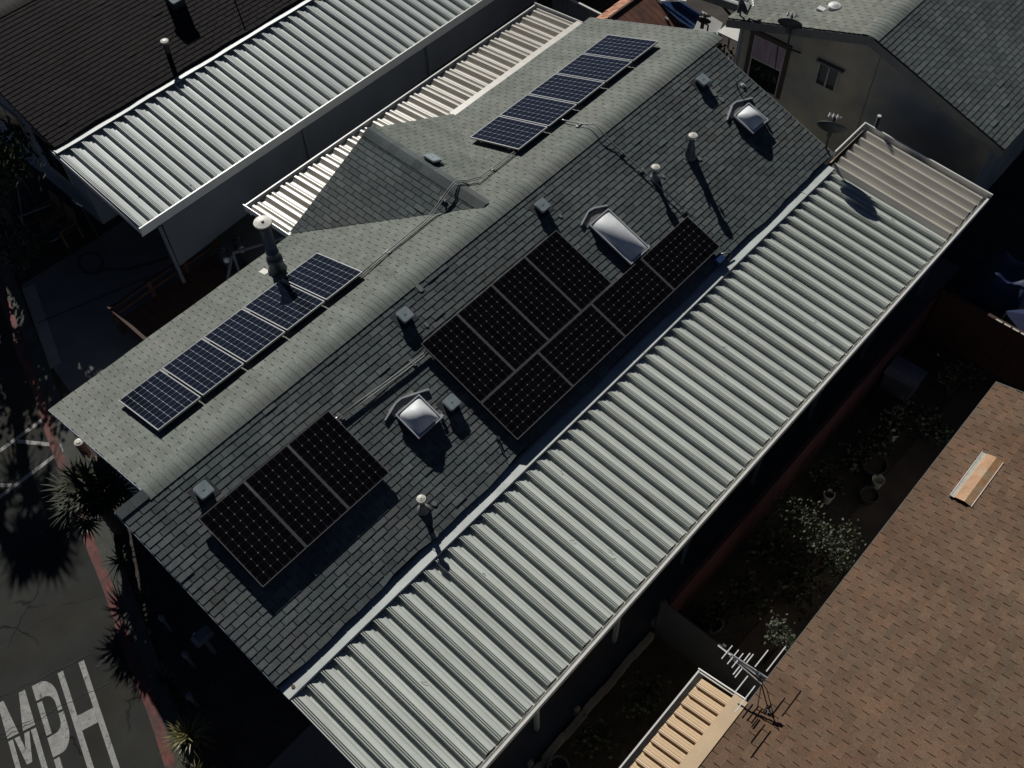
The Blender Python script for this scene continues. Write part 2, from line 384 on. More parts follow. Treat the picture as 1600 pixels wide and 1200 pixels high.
# ------------------------------------------------------------------ setting: ground, road, kerb, paving
mb = MB(); mb.face([(-300, -300, -.02), (300, -300, -.02), (300, 300, -.02), (-300, 300, -.02)]); struct(mb, 'ground', M['soil'])
RD = V((.9512, -.3085, 0)); RN = V((.3085, .9512, 0))           # along the road, and from the road towards the houses
R0 = V((-10.82, 1.56, 0))
def rp(a, b, z): return V((R0.x + RD.x * a + RN.x * b, R0.y + RD.y * a + RN.y * b, z))
mb = MB(); mb.face([rp(-40, -7.5, .0), rp(60, -7.5, .0), rp(60, .0, .0), rp(-40, .0, .0)]); struct(mb, 'road', M['asph'])
mb = MB()
for k in range(34):
    a0 = -40 + k * 3
    prof = [(.0, -.01), (.0, .002), (.16, .004), (.34, .035), (.46, .05), (.46, -.03)]
    for (b0, z0), (b1, z1) in zip(prof[:-1], prof[1:]):
        mb.face([rp(a0 + .008, b0, z0), rp(a0 + 2.992, b0, z0), rp(a0 + 2.992, b1, z1), rp(a0 + .008, b1, z1)])
struct(mb, 'kerb', M['kerb'])
mb = MB(); rnd = random.Random(3)
aa = [-12 + .25 * i for i in range(140)]
for a0, a1 in zip(aa[:-1], aa[1:]):
    w0, w1 = .02 * sin(a0 * 2.1), .02 * sin(a1 * 2.1)
    mb.face([rp(a0, -.10 + w0, .005), rp(a1, -.10 + w1, .005), rp(a1, .06, .0075), rp(a0, .06, .0075)])
    mb.face([rp(a0, .06, .0075), rp(a1, .06, .0075), rp(a1, .11 + w1, .0085), rp(a0, .11 + w0, .0085)])
struct(mb, 'road_stripe', M['red'])
# driveway of the left neighbour: pale slabs
mb = MB()
mb.face([(-10.6, 2.05, -.008), (-7.55, 1.08, -.008), (-6.2, .9, -.008), (-6.6, 20, -.008), (-10.5, 20, -.008), (-10.5, 4.4, -.008)])
struct(mb, 'driveway', M['concD'])
mb = MB(); mb.face([(-10.45, 1.98, .0), (-7.62, 1.02, .0), (-7.6, 1.32, .0), (-10.35, 2.3, .0)]); struct(mb, 'pavement', M['conc'])
mb = MB(); mb.face([(-9.15, 1.62, .004), (-9.12, 1.62, .004), (-7.9, 5.6, .004), (-7.93, 5.6, .004)]); struct(mb, 'pavement_joint', M['black'])
mb = MB(); mb.face([(3.7, -2.2, -.006), (7.4, -3.0, -.006), (7.4, 18.5, -.006), (3.7, 18.5, -.006)]); struct(mb, 'pavement', M['concD'])
mb = MB(); mb.face([(8.95, 6.0, -.004), (9.95, 6.0, -.004), (9.95, 15.5, -.004), (9.25, 15.5, -.004), (9.1, 11, -.004)]); struct(mb, 'path', M['path'])
# white road lettering M P H
LO = V((-.884, -3.144, 0)); LR = V((.306, .952, 0)); LD = V((.952, -.306, 0))
def lp(a, t): p = LO + LR * a + LD * t; return V((p.x, p.y, .0035))
def arc(cx, ct, ra, rt, s, e, n=10): return [(cx + ra * cos(s + (e - s) * i / n), ct + rt * sin(s + (e - s) * i / n)) for i in range(n + 1)]
mb = MB()
mb.face([lp(a, t) for a, t in [(0, 0), (.11, 0), (.11, 2.47), (0, 2.47)]])
mb.face([lp(a, t) for a, t in [(.43, 0), (.54, 0), (.54, 2.47), (.43, 2.47)]])
mb.face([lp(a, t) for a, t in [(.112, 1.05), (.428, 1.05), (.428, 1.38), (.112, 1.38)]])
struct(mb, 'road_marking', M['rpaint'])
mb = MB()
outer = arc(-.36, .42, .25, .42, -pi / 2, 0, 10); inner = arc(-.36, .58, .165, .24, 0, -pi / 2, 10)
mb_pts = outer + [(-.11, .75), (-.195, .75)] + inner
o2 = [(-.52, 0)] + outer + [(-.11, .76)]; i2 = [(-.52, .345)] + inner[::-1] + [(-.195, .76)]
for j in range(len(o2) - 1): mb.face([lp(*o2[j]), lp(*o2[j + 1]), lp(*i2[j + 1]), lp(*i2[j])])
o3 = [(-.10, .81)] + arc(-.36, 1.15, .255, .45, 0, pi / 2, 10) + [(-.52, 1.60)]; i3 = [(-.20, .81)] + arc(-.36, .95, .155, .22, 0, pi / 2, 10) + [(-.52, 1.18)]
for j in range(len(o3) - 1): mb.face([lp(*o3[j]), lp(*o3[j + 1]), lp(*i3[j + 1]), lp(*i3[j])])
mb.face([lp(a, t) for a, t in [(-.52, .40), (-.42, .40), (-.42, 1.13), (-.52, 1.13)]])
mb.face([lp(a, t) for a, t in [(-.52, 1.65), (-.41, 1.65), (-.41, 2.45), (-.52, 2.45)]])
struct(mb, 'road_marking', M['rpaint'])
mb = MB()
for q in ([(-1.2, 0), (-1.09, 0), (-.98, .8), (-1.2, .8)], [(-.78, 0), (-.66, 0), (-.66, .8), (-.90, .8)], [(-1.2, .86), (-1.11, .86), (-1.11, 2.45), (-1.2, 2.45)],
          [(-.76, .86), (-.66, .86), (-.66, 2.45), (-.76, 2.45)], [(-1.08, .86), (-.98, .86), (-.94, 1.18), (-.89, .86), (-.79, .86), (-.89, 1.48), (-.99, 1.48)]):
    mb.face([lp(a, t) for a, t in q])
struct(mb, 'road_marking', M['rpaint'])
# seams between asphalt patches, running along the letter tops and beside the letters
mb = MB()
def seam(p, q, w=.008, n=24):
    p, q = V(p), V(q); d = (q - p); x = V((-d.y, d.x, 0)).normalized(); prev = None
    for i in range(n + 1):
        c = p + d * i / n + x * (.02 * sin(i * 1.7) + random.uniform(-.012, .012)); ww = w * random.uniform(.5, 1.4)
        if prev: mb.face([prev[0], prev[1], c + x * ww, c - x * ww])
        prev = (c - x * ww, c + x * ww)
def lq(a, t): p = lp(a, t); p.z = .0055; return p
seam(lq(-2.5, -.16), lq(1.25, -.03)); seam(lq(-1.6, .62), lq(1.4, .75), .006); seam(lq(-1.9, .74), lq(-.3, .72), .007); seam(lq(.7, .28), lq(1.45, .05), .02)
seam((-3.0, -6, .0055), (-1.9, -2.0, .0055), .004)
struct(mb, 'road_crack', M['black'])
# hatched no-parking bay
def stripe(mb, p, q, w=.05, z=.0035):
    p, q = V((*p, z)), V((*q, z)); d = (q - p).normalized(); x = V((-d.y, d.x, 0)) * w; mb.face([p - x, q - x, q + x, p + x])
mb = MB(); stripe(mb, (-6.47, .22), (-6.47, -4.5)); stripe(mb, (-5.38, .10), (-5.38, -4.5)); stripe(mb, (-6.4, -.67), (-5.44, -.0)); stripe(mb, (-6.41, -2.22), (-5.44, -1.4)); stripe(mb, (-6.41, -3.8), (-5.44, -3.0))
struct(mb, 'road_marking', M['rpaint'])
def letters(txt, name, loc, ang, size, m):
    cu = bpy.data.curves.new(name, 'FONT'); cu.body = txt; cu.size = size; cu.offset = .004
    o = bpy.data.objects.new(name + '_tmp', cu); COL.objects.link(o)
    me = bpy.data.meshes.new_from_object(o.evaluated_get(bpy.context.evaluated_depsgraph_get()))
    bpy.data.objects.remove(o); me.name = name
    o = bpy.data.objects.new(name, me); COL.objects.link(o); me.materials.clear(); me.materials.append(m)
    o.location = loc; o.rotation_euler = (0, 0, ang); return o
o = letters('FIRE LANE', 'road_lettering', (-3.98, -.765, .0125), math.atan2(-.3085, .9512), .195, M['rpaint']); o['kind'] = 'structure'

# ------------------------------------------------------------------ the house
H = thing('mobile_home', 'long double-wide house under a grey-green shingle gable roof carrying all the solar panels', 'house', (0, 8, 0))
def Rp(x, y, h=0): return V((x + h * SL * CN, y, RZ - SL * x + h * CN))       # point above the right slope
def Lp(x, y, h=0): return V((x - h * SL * CN, y, RZ + SL * x + h * CN))       # x < 0, left slope
DR, DL, DN, DP = V((CN, 0, -SL * CN)), V((-CN, 0, -SL * CN)), V((SL * CN, 0, CN)), V((-SL * CN, 0, CN))
wv = lambda q: .024 * sin(q * 1.9) + .016 * sin(q * 4.1 + 1) + .008 * sin(q * 11)
def slab(mb, poly, n, th=.09, mi=1):   # roof deck below the shingles
    poly = [V(p) for p in poly]; mb.prism([p - n * th for p in poly], n * (th - .001), mi)
mb = MB(); shingles(mb, V((0, 0, RZ)) + DR * RG, (0, 1, 0), DR, VL - RG, rect(-.571, 16.74), wave=wv)
shingles(mb, (0, 0, RZ), (0, 1, 0), DR, RG + .01, rect(-.571, .02))
slab(mb, [Rp(.12, -.571), Rp(W, -.571), Rp(W, 16.74), Rp(.12, 16.74)], DN); slab(mb, [Rp(0, -.571), Rp(.119, -.571), Rp(.119, .02), Rp(0, .02)], DN)
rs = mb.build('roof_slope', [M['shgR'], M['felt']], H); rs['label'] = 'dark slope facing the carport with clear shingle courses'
mb = MB(); wl2 = lambda v: (0 + .012 * sin(v * 5) + .006 * sin(v * 17), 17.105)
shingles(mb, V((0, 0, RZ)) + DL * RG, (0, 1, 0), DL, VL - RG, wl2, wave=lambda q: .006 * sin(q * 3))
slab(mb, [Lp(-.12, .02), Lp(-W, .02), Lp(-W, 17.10), Lp(-.12, 17.10)], DP)
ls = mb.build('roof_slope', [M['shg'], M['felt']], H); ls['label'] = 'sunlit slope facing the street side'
mb = MB(); ridge_cap(mb, .0, 17.1, 0, RZ, SL, n=14); mb.build('ridge_cap', M['shgC'], H, smooth=False)
mb = MB()
for y0, y1 in ((-.571, -.275), (-.27, .02)): mb.obox(Rp(.085, (y0 + y1) / 2, .018), DR * .1, V((0, (y1 - y0) / 2, 0)), DN * .006)
mb.build('ridge_flap', M['shgR'], H)
# bare drip edges along rakes and eaves
mb = MB()
mb.bar(Lp(0, -.004, -.045), Lp(-W, -.004, -.045), .012, .1, DP); mb.bar(Lp(-W - .006, 0, -.05), Lp(-W - .006, 17.1, -.05), .012, .09, DP)
mb.bar(Rp(0, -.58, -.05), Rp(W, -.58, -.05), .012, .1, DN); mb.bar(Rp(0.02, 16.75, -.05), Rp(W, 16.75, -.05), .012, .1, DN); mb.bar(Lp(0, 17.11, -.045), Lp(-W, 17.11, -.045), .012, .1, DP)
mb.build('fascia', M['siding'], H)
mb = MB()
mb.prism([(-3.62, .3, 0), (0, .3, 0), (0, .3, RZ - .12), (-3.62, .3, EZ - .02)], (0, 16.4, 0)); mb.prism([(0, -.28, 0), (3.62, -.28, 0), (3.62, -.28, EZ - .02), (0, -.28, RZ - .12)], (0, 16.7, 0))
mb.build('wall', M['siding'], H)
# dormer roof over the side porch
DY, DZ, DX = 9.13, 4.285, -4.0
dvl = sqrt(2.67 ** 2 + 1.27 ** 2); dc, ds = 2.67 / dvl, 1.27 / dvl
mb = MB()
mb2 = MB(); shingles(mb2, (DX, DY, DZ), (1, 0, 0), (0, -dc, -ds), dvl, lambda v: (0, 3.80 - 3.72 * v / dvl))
shingles(mb, (DX, DY, DZ), (1, 0, 0), (0, dc, -ds), dvl, lambda v: (0, 3.80 - 3.72 * v / dvl))
for sg in (-1, 1):
    n = V((0, sg * ds, dc)); slab(mb, [V((DX, DY, DZ)), V((-.22, DY, DZ)), V((-3.95, DY + sg * 2.67, DZ - 1.27)), V((DX, DY + sg * 2.67, DZ - 1.27))], n, .05)
dm = mb.build('dormer_roof', [M['shg'], M['felt']], H); mb2.build('shaded_slope', M['shgR'], dm)  # near face takes the darkened shingle copy, shade in its colour
mb = MB(); n = 6; x = DX
while x < -.3:
    xe = min(x + .27, -.22)
    for sg in (-1, 1):
        pts = []
        for (xx, hh) in ((x, .011), (xe + .02, .004)):
            pts += [V((xx, DY, DZ + .022 + hh)), V((xx, DY + sg * .09, DZ - .04 + .024 + hh)), V((xx, DY + sg * .19, DZ - .0904 + .016 + hh))]
        mb.idx(pts, [(0, 1, 4, 3), (1, 2, 5, 4)])
    x += .265
mb.build('ridge_cap', M['shgR'], dm, smooth=True)
mb = MB(); mb.prism([(-3.93, DY - 2.5, 2.9), (-3.93, DY + 2.5, 2.9), (-3.93, DY, DZ - .1)], (.05, 0, 0)); mb.build('gable_wall', M['siding'], H)

# roof vents: square capped boxes
def vent(pos, n, u, hgt=.2, half=.125, lab=None):
    pos = V(pos); u = V(u).normalized(); w = n.cross(u)
    mb = MB(); mb.cbox(pos + n * hgt * .42, u * half * .86, w * half * .86, n * hgt * .42, .02)
    mb.obox(pos + n * .010, u * half * 1.55, w * half * 1.4, n * .003)
    o = mb.build('roof_vent', M['darkm'], H)
    mb = MB(); mb.cbox(pos + n * (hgt - .012), u * half, w * half, n * .02, .028); mb.cbox(pos + n * (hgt + .010), u * half * .9, w * half * .9, n * .004, .028)
    mb.obox(pos + n * (hgt + .016), u * .03, w * .004, n * .003); mb.obox(pos + n * (hgt + .0165), u * .004, w * .022, n * .003)
    mb.build('vent_cap', M['vent'], o)
    return o
UY = V((0, 1, 0))
for (x, y) in ((.746 - .05, .749), (.605 - .05, 5.855), (2.43 - .05, 5.239), (.654 - .05, 9.915), (.764 - .05, 15.559)): vent(Rp(x, y), DN, UY, .155, .14)
n = V((0, ds, dc)); vent(V((-2.22, 9.42, DZ - (9.42 - DY) * ds / dc)), n, V((1, 0, 0)), .10, .16)
# small bits of mastic and lifted tabs round the vents
for (x, y, a, b) in ((1.02, .98, .05, .025), (.93, 6.08, .06, .03), (2.72, 5.48, .05, .03), (.98, 10.12, .05, .035), (1.05, 15.6, .12, .06), (1.3, 15.62, .07, .05), (.3, 6.55, .09, .05), (3.5, 3.62, .05, .05), (1.75, 12.78, .06, .04), (1.98, 13.86, .06, .05), (3.9, 3.2, .06, .08)):
    mb = MB(); mb.cbox(Rp(x, y, .017), DR * a, UY * b, DN * .004, min(a, b) * .6); mb.build('roof_patch', M['tar'], H)

# plumbing pipes
def pipe(pos, h, r, cap_r, name='vent_pipe', collar=True, n=DN):
    pos = V(pos); mb = MB(); mb.lathe(pos - V((0, 0, .1)), [(r, 0), (r, h + .09)], 20)
    o = mb.build(name, M['steelD'], H, smooth=True)
    mb = MB(); mb.lathe(pos, [(r * 2.6, .02 - .02), (r * 2.2, .035), (r * 1.15, .10), (r * 1.02, .16)], 20); mb.build('pipe_boot', M['tar'], o, smooth=True)
    mb = MB(); mb.lathe(pos + V((0, 0, h)), [(cap_r * .72, -.05), (cap_r, -.045), (cap_r, .0), (cap_r * .96, .012), (cap_r * .86, .006), (cap_r * .5, .018), (.015, .022), (.014, .03), (0, .03)], 24)
    mb.build('pipe_cap', M['capW'], o, smooth=False)
    return o
pipe(Rp(3.44, 3.39), .42, .05, .092, collar=False)
pipe(Rp(1.665, 12.56), .36, .05, .10)
o = pipe(Rp(1.80, 13.72), .62, .065, .105)
p0 = Rp(1.80, 13.72)
mb = MB(); mb.lathe(p0 + V((0, 0, .02)), [(.13, 0), (.12, .1), (.10, .2), (.085, .3), (.07, .34)], 20); mb.build('pipe_jacket', M['steelD'], o, smooth=True)
mb = MB()
for k in range(5):
    t0 = 2.2 + k * .32; t1 = t0 + .32
    mb.face([p0 + V((.115 * cos(t0), .115 * sin(t0), .36)), p0 + V((.115 * cos(t1), .115 * sin(t1), .36)), p0 + V((.17 * cos(t1), .17 * sin(t1), .52)), p0 + V((.17 * cos(t0), .17 * sin(t0), .52))])
mb.build('torn_collar', M['capW'], o)
mb = MB(); mb.lathe(p0 + V((.06, .10, .42)), [(.02, 0), (.035, .03), (.02, .07)], 10); mb.build('collar_scrap', M['capW'], o)
# tall flue
fb = Lp(-3.05, 5.385); mb = MB()
mb.lathe(fb - V((0, 0, .1)), [(.145, 0), (.145, .38)], 28); mb.lathe(fb, [(.165, .25), (.175, .27), (.175, .42), (.150, .44)], 28)
mb.lathe(fb, [(.135, .42), (.135, .60), (.142, .60), (.142, .625), (.128, .63), (.128, 1.40)], 28)
fl = mb.build('flue_pipe', M['steel'], H, smooth=False); fl['label'] = 'tall metal flue with pale round cap near the eave'
for p in fl.data.polygons: p.use_smooth = True
mb = MB(); mb.lathe(fb, [(.14, 1.38), (.165, 1.385), (.165, 1.43), (.145, 1.44), (.145, 1.47)], 28); mb.build('flue_band', M['darkm'], fl, smooth=False)
mb = MB(); mb.lathe(fb, [(.17, 1.455), (.195, 1.47), (.198, 1.485), (.19, 1.50), (.05, 1.525), (.03, 1.53), (.03, 1.55), (.0, 1.552)], 32); mb.build('flue_cap', M['capW'], fl)
for y_ in (5.2, 5.62):
    mb = MB(); mb.obox(Lp(-3.32, y_, .015), DL * .13, UY * .075, DP * .004); mb.build('flue_flashing', M['capW'], fl)
mb = MB(); mb.lathe(fb, [(.22, .03), (.19, .08), (.15, .25)], 28); mb.build('flue_boot', M['steelD'], fl)

# skylights
def skylight(x0, x1, y0, y1, div, lab):
    h = .135; mb = MB()
    xc, yc = (x0 + x1) / 2, (y0 + y1) / 2; a = (x1 - x0) / 2 / CN; b = (y1 - y0) / 2
    mb.obox(Rp(xc, yc, h / 2), DR * (a * .93), UY * (b * .93), DN * h / 2)
    o = mb.build('skylight', M['darkm'], H); o['label'] = lab
    mb = MB(); c = Rp(xc, yc, h); wd_ = .028
    for sg in (-1, 1):
        mb.obox(c + DR * sg * (a - wd_ / 2), DR * wd_ / 2, UY * b, DN * .022); mb.obox(c + UY * sg * (b - wd_ / 2), DR * (a - wd_), UY * wd_ / 2, DN * .0215)
    mb.build('skylight_frame', M['skfr'], o)
    mb = MB(); N_ = 24; vs = []; aa_, bb = a - wd_ - .016, b - wd_ - .016
    for i in range(N_ + 1):
        for j in range(N_ + 1):
            p, q = -1 + 2 * i / N_, -1 + 2 * j / N_
            z = .165 * (1 - p * p) ** .9 * (1 - q * q) ** .9
            vs.append(c + DR * aa_ * p + UY * bb * q + DN * (.004 + z))
    mb.idx(vs, [(i * (N_ + 1) + j, (i + 1) * (N_ + 1) + j, (i + 1) * (N_ + 1) + j + 1, i * (N_ + 1) + j + 1) for i in range(N_) for j in range(N_)])
    mb.build('skylight_dome', M['dome'], o, smooth=True)
    mb = MB(); ps = [Rp(x, y, .035) for x, y in div]
    for p, q in zip(ps[:-1], ps[1:]): mb.bar(p, q, .032, .04, DN)
    mb.build('rain_diverter', M['skfr'], o)
    mb = MB(); mb.obox(Rp(x0 - .09, yc, .016), DR * .1, UY * b, DN * .004); mb.build('skylight_flashing', M['tar'], o)
    mb = MB(); mb.cbox(Rp(x1 - .05, y1 + .04, .05), DR * .03, UY * .03, DN * .05, .01); mb.build('corner_clip', M['skfr'], o)
skylight(1.865 + .0, 2.478, 4.245, 4.883, [(1.80, 4.06), (1.69, 4.45), (1.69, 4.60), (1.90, 5.14)], 'square dome skylight between the two dark panel arrays')
skylight(1.532, 2.72, 10.37, 11.02, [(1.41, 10.29), (1.29, 10.68), (1.315, 10.85), (1.46, 11.14)], 'long dome skylight above the panel array')
skylight(1.78, 2.383, 15.37, 15.995, [(1.74, 15.24), (1.565, 15.69), (1.565, 15.84), (1.745, 16.28)], 'square dome skylight near the far end')

# ------------------------------------------------------------------ solar panels
def panel_proto(kind):
    t = bpy.data.objects.new('solar_panel', None); t.empty_display_size = .2; COL.objects.link(t); WL[t.name] = V((0, 0, 0))
    fr, ce = (M['alu'], M['cellA']) if kind == 'A' else (M['aluD'], M['cellB'])
    mb = MB(); w = .014 if kind == 'A' else .0065; th = .02
    for za_, zb_, k_ in ((-.04, -.0062, 1), (-.006, 0, 0)):
        mb.box(0, w, 0, PL, za_, zb_, k_); mb.box(PW - w, PW, 0, PL, za_, zb_, k_); mb.box(w, PW - w, 0, w, za_, zb_ - .0002, k_); mb.box(w, PW - w, PL - w, PL, za_, zb_ - .0002, k_)
    mb.build('panel_frame', [fr, M['darkm'] if kind == 'B' else M['rail']], t)  # black panels: frame sides coloured dark to paint shade in the gaps
    mb = MB(); mb.face([(w, w, -.004), (PW - w, w, -.004), (PW - w, PL - w, -.004), (w, PL - w, -.004)]); mb.build('cell_sheet', ce, t)
    mb = MB(); mb.face([(w, w, -.02), (w, PL - w, -.02), (PW - w, PL - w, -.02), (PW - w, w, -.02)]); mb.box(PW * .4, PW * .6, PL - .25, PL - .1, -.045, -.021); mb.build('back_sheet', M['back'], t)
    for y in (.35, PL - .35):
        mb = MB(); mb.box(0.0, PW, y - .02, y + .02, -.082, -.0405); mb.box(.2, .24, y - .045, y + .045, -.146, -.0815); mb.build('mounting_rail', M['rail'], t)
    return t
PH = .148
protoA, protoB = panel_proto('A'), panel_proto('B'); usedA = usedB = False
def put_panel(kind, origin, xd, yd, zd, label, group):
    global usedA, usedB
    if kind == 'A':
        o = copy_tree(protoA) if usedA else protoA; usedA = True
    else:
        o = copy_tree(protoB) if usedB else protoB; usedB = True
    m4 = Matrix((xd, yd, zd)).transposed().to_4x4(); m4.translation = origin; o.matrix_world = m4
    tag(o, label, 'solar panel', group)
GA, GC = 'blue solar panels on the sunlit slope', 'black solar panels on the shaded slope'
LA = ['blue solar panel at the street end of the row beside the flue pipe', 'second panel from the street end in the row beside the flue pipe', 'middle panel of the row of five beside the flue pipe',
      'blue solar panel with the flue pipe shadow lying on it', 'blue solar panel just past the flue pipe, tied to the long conduit']
LBs = ['blue solar panel nearest the dormer in the row by the far gable', 'second panel from the dormer in the row by the far gable', 'middle panel of the five by the far gable', 'fourth panel from the dormer, next to last before the far gable', 'blue solar panel closest to the far gable']
def s2L(s, y): return V((-s * CN, y, RZ - s * SL * CN)) + DP * PH
def s2R(s, y): return V((s * CN, y, RZ - s * SL * CN)) + DN * PH
for i in range(5):   # left slope: long side down the slope, local x towards the street so that z is up
    put_panel('A', s2L(.968, .976 + i * 1.0407), UY, DL, UY.cross(DL), LA[i], GA)
for i in range(5):
    put_panel('A', s2L(1.022, 10.988 + i * 1.0407), UY, DL, UY.cross(DL), LBs[i], GA)
LC = ['black solar panel next to the box vent at the street end', 'middle one of the three black panels near the street', 'black solar panel of the three near the street, joined to the conduit']
for i in range(3): put_panel('B', s2R(1.078 + PL, .35 + i * 1.0163), UY, -DR, UY.cross(-DR), LC[i], GC)
LU = ['upright black panel at the street end of the upper row, above the carport', 'second upright panel from the street in the upper row', 'third upright panel from the street in the upper row', 'upright black panel beside the long skylight']
for i in range(4): put_panel('B', s2R(1.2477 + PL, 5.653 + i * 1.0163), UY, -DR, UY.cross(-DR), LU[i], GC)
LW = ['lengthwise black panel at the street end of the lower row by the carport', 'second lengthwise panel from the street in the lower row', 'lengthwise black panel below the upright panel by the long skylight, third in the lower row', 'lengthwise black panel at the far end of the lower row, past the long skylight']
for i in range(4): put_panel('B', s2R(2.919, 5.653 + i * 1.6712), DR, UY, DR.cross(UY), LW[i], GC)

# ------------------------------------------------------------------ conduits
def conduit(label, pts, supports, sep=V((0, 0, 0))):
    t = thing('conduit', label, 'conduit', pts[0]); mb = MB(); mb.tube(pts, .013, 8)
    if sep.length: mb.tube([p + sep for p in pts], .011, 8)
    mb.build('pipe_run', M['emt'], t, smooth=True)
    for (p, d, n) in supports:
        mb = MB(); w = d.cross(n).normalized(); mb.obox(p - n * .05, d * .035, w * .085, n * .014); mb.bar(p - w * .02, p + w * .02, .022, .034, n)
        mb.build('conduit_support', M['emt'], t)
    mb = MB(); mb.tube([pts[0] - (pts[1] - pts[0]).normalized() * .0, pts[0] + (pts[1] - pts[0]).normalized() * .07], .02, 10); mb.build('coupling', M['rail'], t)
    return t
conduit('grey conduit crossing over the ridge to the array below the long skylight', [Lp(-.95, 12.44, .07), Lp(-.30, 12.44, .08), V((0, 12.44, RZ + .14)), V((.18, 12.44, RZ + .06)), Rp(.5, 12.44, .07), Rp(1.4, 12.46, .07), Rp(2.86, 12.44, .07)],
        [(Lp(-.45, 12.44, .075), DL, DP), (Rp(.78, 12.44, .07), DR, DN), (Rp(1.35, 12.46, .07), DR, DN), (Rp(2.62, 12.44, .07), DR, DN)])
def Nn(x, y, h): return V((x, y, DZ - abs(y - DY) * ds / dc + h))
conduit('long conduit bending over the dormer between the two rows of blue panels', [Lp(-1.0, 6.05, .07), Lp(-1.06, 6.9, .07), Lp(-1.11, 8.15, .08), Nn(-1.19, 8.45, .12), Nn(-1.2, 8.95, .13), Nn(-1.2, 9.15, .11), Nn(-1.16, 9.5, .08), Lp(-1.10, 9.85, .09), Lp(-1.10, 11.05, .07)],
        [(Lp(-1.07, 6.95, .07), UY, DP), (Nn(-1.2, 8.72, .1), V((0, dc, ds)), V((0, -ds, dc))), (Nn(-1.16, 9.42, .08), V((0, dc, -ds)), V((0, ds, dc))), (Lp(-1.1, 10.25, .08), UY, DP)], V((.055, 0, 0)))
conduit('short conduit linking the two black panel arrays', [Rp(1.2, 3.36, .06), Rp(1.25, 4.2, .06), Rp(1.31, 5.1, .06), Rp(1.33, 5.72, .06)], [(Rp(1.21, 3.5, .06), UY, DN), (Rp(1.32, 5.3, .06), UY, DN)], V((.05, 0, -.02)))
t = thing('junction_box', 'small blue-grey electrical box below the corner of the far lower panel', 'electrical box', Rp(3.86, 12.12))
mb = MB(); mb.cbox(Rp(3.86, 12.12, .06), DR * .09, UY * .11, DN * .05, .02); mb.build('box_body', M['blueplastic'], t)
mb = MB(); mb.tube([Rp(3.8, 12.24, .05), Rp(3.95, 12.5, .04), Rp(4.0, 12.3, .0)], .018, 8); mb.build('elbow_pipe', M['rail'], t, smooth=True)
t = thing('broken_antenna_mount', 'twisted metal mount on the roof above the far square skylight', 'antenna mount', Rp(1.3, 16.26))
mb = MB(); mb.tube([Rp(1.30, 16.26, .01), Rp(1.22, 16.22, .22), Rp(1.16, 16.26, .42)], [.018, .014, .006], 8); mb.tube([Rp(1.22, 16.22, .22), Rp(1.28, 16.08, .30)], .012, 8); mb.build('bent_rod', M['steel'], t)
mb = MB(); mb.cbox(Rp(1.37, 16.40, .02), DR * .07, UY * .055, DN * .006, .03); mb.lathe(Rp(1.37, 16.40, .02), [(.04, 0), (.035, .035), (0, .04)], 12, ax=DN); mb.build('mount_plate', M['capW'], t)
t = thing('bracket', 'small loose bracket on the shingles below the second array corner', 'bracket', Rp(3.55, 5.35))
mb = MB(); mb.tube([Rp(3.42, 5.42, .06), Rp(3.62, 5.32, .03), Rp(3.78, 5.28, .015)], .016, 6); mb.cbox(Rp(3.43, 5.43, .05), DR * .03, UY * .03, DN * .03, .01); mb.build('bracket_arm', M['steel'], t)

# ------------------------------------------------------------------ right carport
C = thing('carport', 'long pale ribbed metal carport along the eave beside the solar house', 'carport', (5.7, 8, 0))
xa, za, xb, zb = 4.12, 2.83, 7.23, 2.60
mb = MB(); ribbed(mb, (xa, za), (xb, zb), -.53, 16.35, flat_pan(), .309)
rnd = random.Random(8)
for k in range(54):
    y = -.53 + k * .309 + .21
    mb.obox((7.12 + rnd.uniform(-.02, .02), y - .02, 2.630), (.011, 0, 0), (0, .009, 0), (0, 0, .004), 1)
    if rnd.random() < .4:
        xx = rnd.uniform(4.6, 7); mb.obox((xx, y - .07, za + (xx - xa) * (zb - za) / (xb - xa) + .044), (.012, 0, -.001), (0, .007, 0), (0, 0, .003), 1)
for k in range(16):
    x, y = rnd.uniform(4.5, 7.0), -.53 + .309 * rnd.randrange(54) + rnd.uniform(.10, .18); a0 = rnd.uniform(0, 6.28); L = rnd.uniform(.03, .10)
    zz = za + (x - xa) * (zb - za) / (xb - xa) + .068
    mb.tube([V((x + L * cos(a0 + i * .5) * (.4 + .2 * i), y + .6 * L * sin(a0 + i * .5), zz + .004)) for i in range(5)], .0045, 4, 1)
o = mb.build('roof_sheet', [M['white'], M['black']], C); o['label'] = 'pale grey flat-pan ribbed sheet'
mb = MB(); P2 = .2967
ribbed(mb, (xa - .02, za + .015), (xb, zb + .005), 16.352, 18.13, [(0, 0), (.062, .056), (.067, .046), (.072, .056), (.13, .110), (.15, .112), (.155, .10), (.16, .112), (.19, .106), (.25, .02), (P2, 0)], P2); o = mb.build('roof_sheet', M['cream'], C); o['label'] = 'cream sawtooth ribbed bay at the far end'
mb = MB()   # flashing: runs up under the shingles, bends over the rib tops
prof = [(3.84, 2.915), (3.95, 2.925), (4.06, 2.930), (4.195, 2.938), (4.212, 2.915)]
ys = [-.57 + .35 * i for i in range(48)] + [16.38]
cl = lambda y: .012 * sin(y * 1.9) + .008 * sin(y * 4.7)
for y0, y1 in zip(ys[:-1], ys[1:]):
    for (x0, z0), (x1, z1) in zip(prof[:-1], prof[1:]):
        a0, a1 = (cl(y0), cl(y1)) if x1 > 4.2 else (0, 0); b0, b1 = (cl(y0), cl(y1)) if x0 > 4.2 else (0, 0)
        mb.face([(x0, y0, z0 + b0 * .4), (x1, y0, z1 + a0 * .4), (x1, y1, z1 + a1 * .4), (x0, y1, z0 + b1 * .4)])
for y in (3.0, 6.05, 9.1, 12.15, 15.2): mb.box(3.97, 4.214, y, y + .006, 2.90, 2.944)
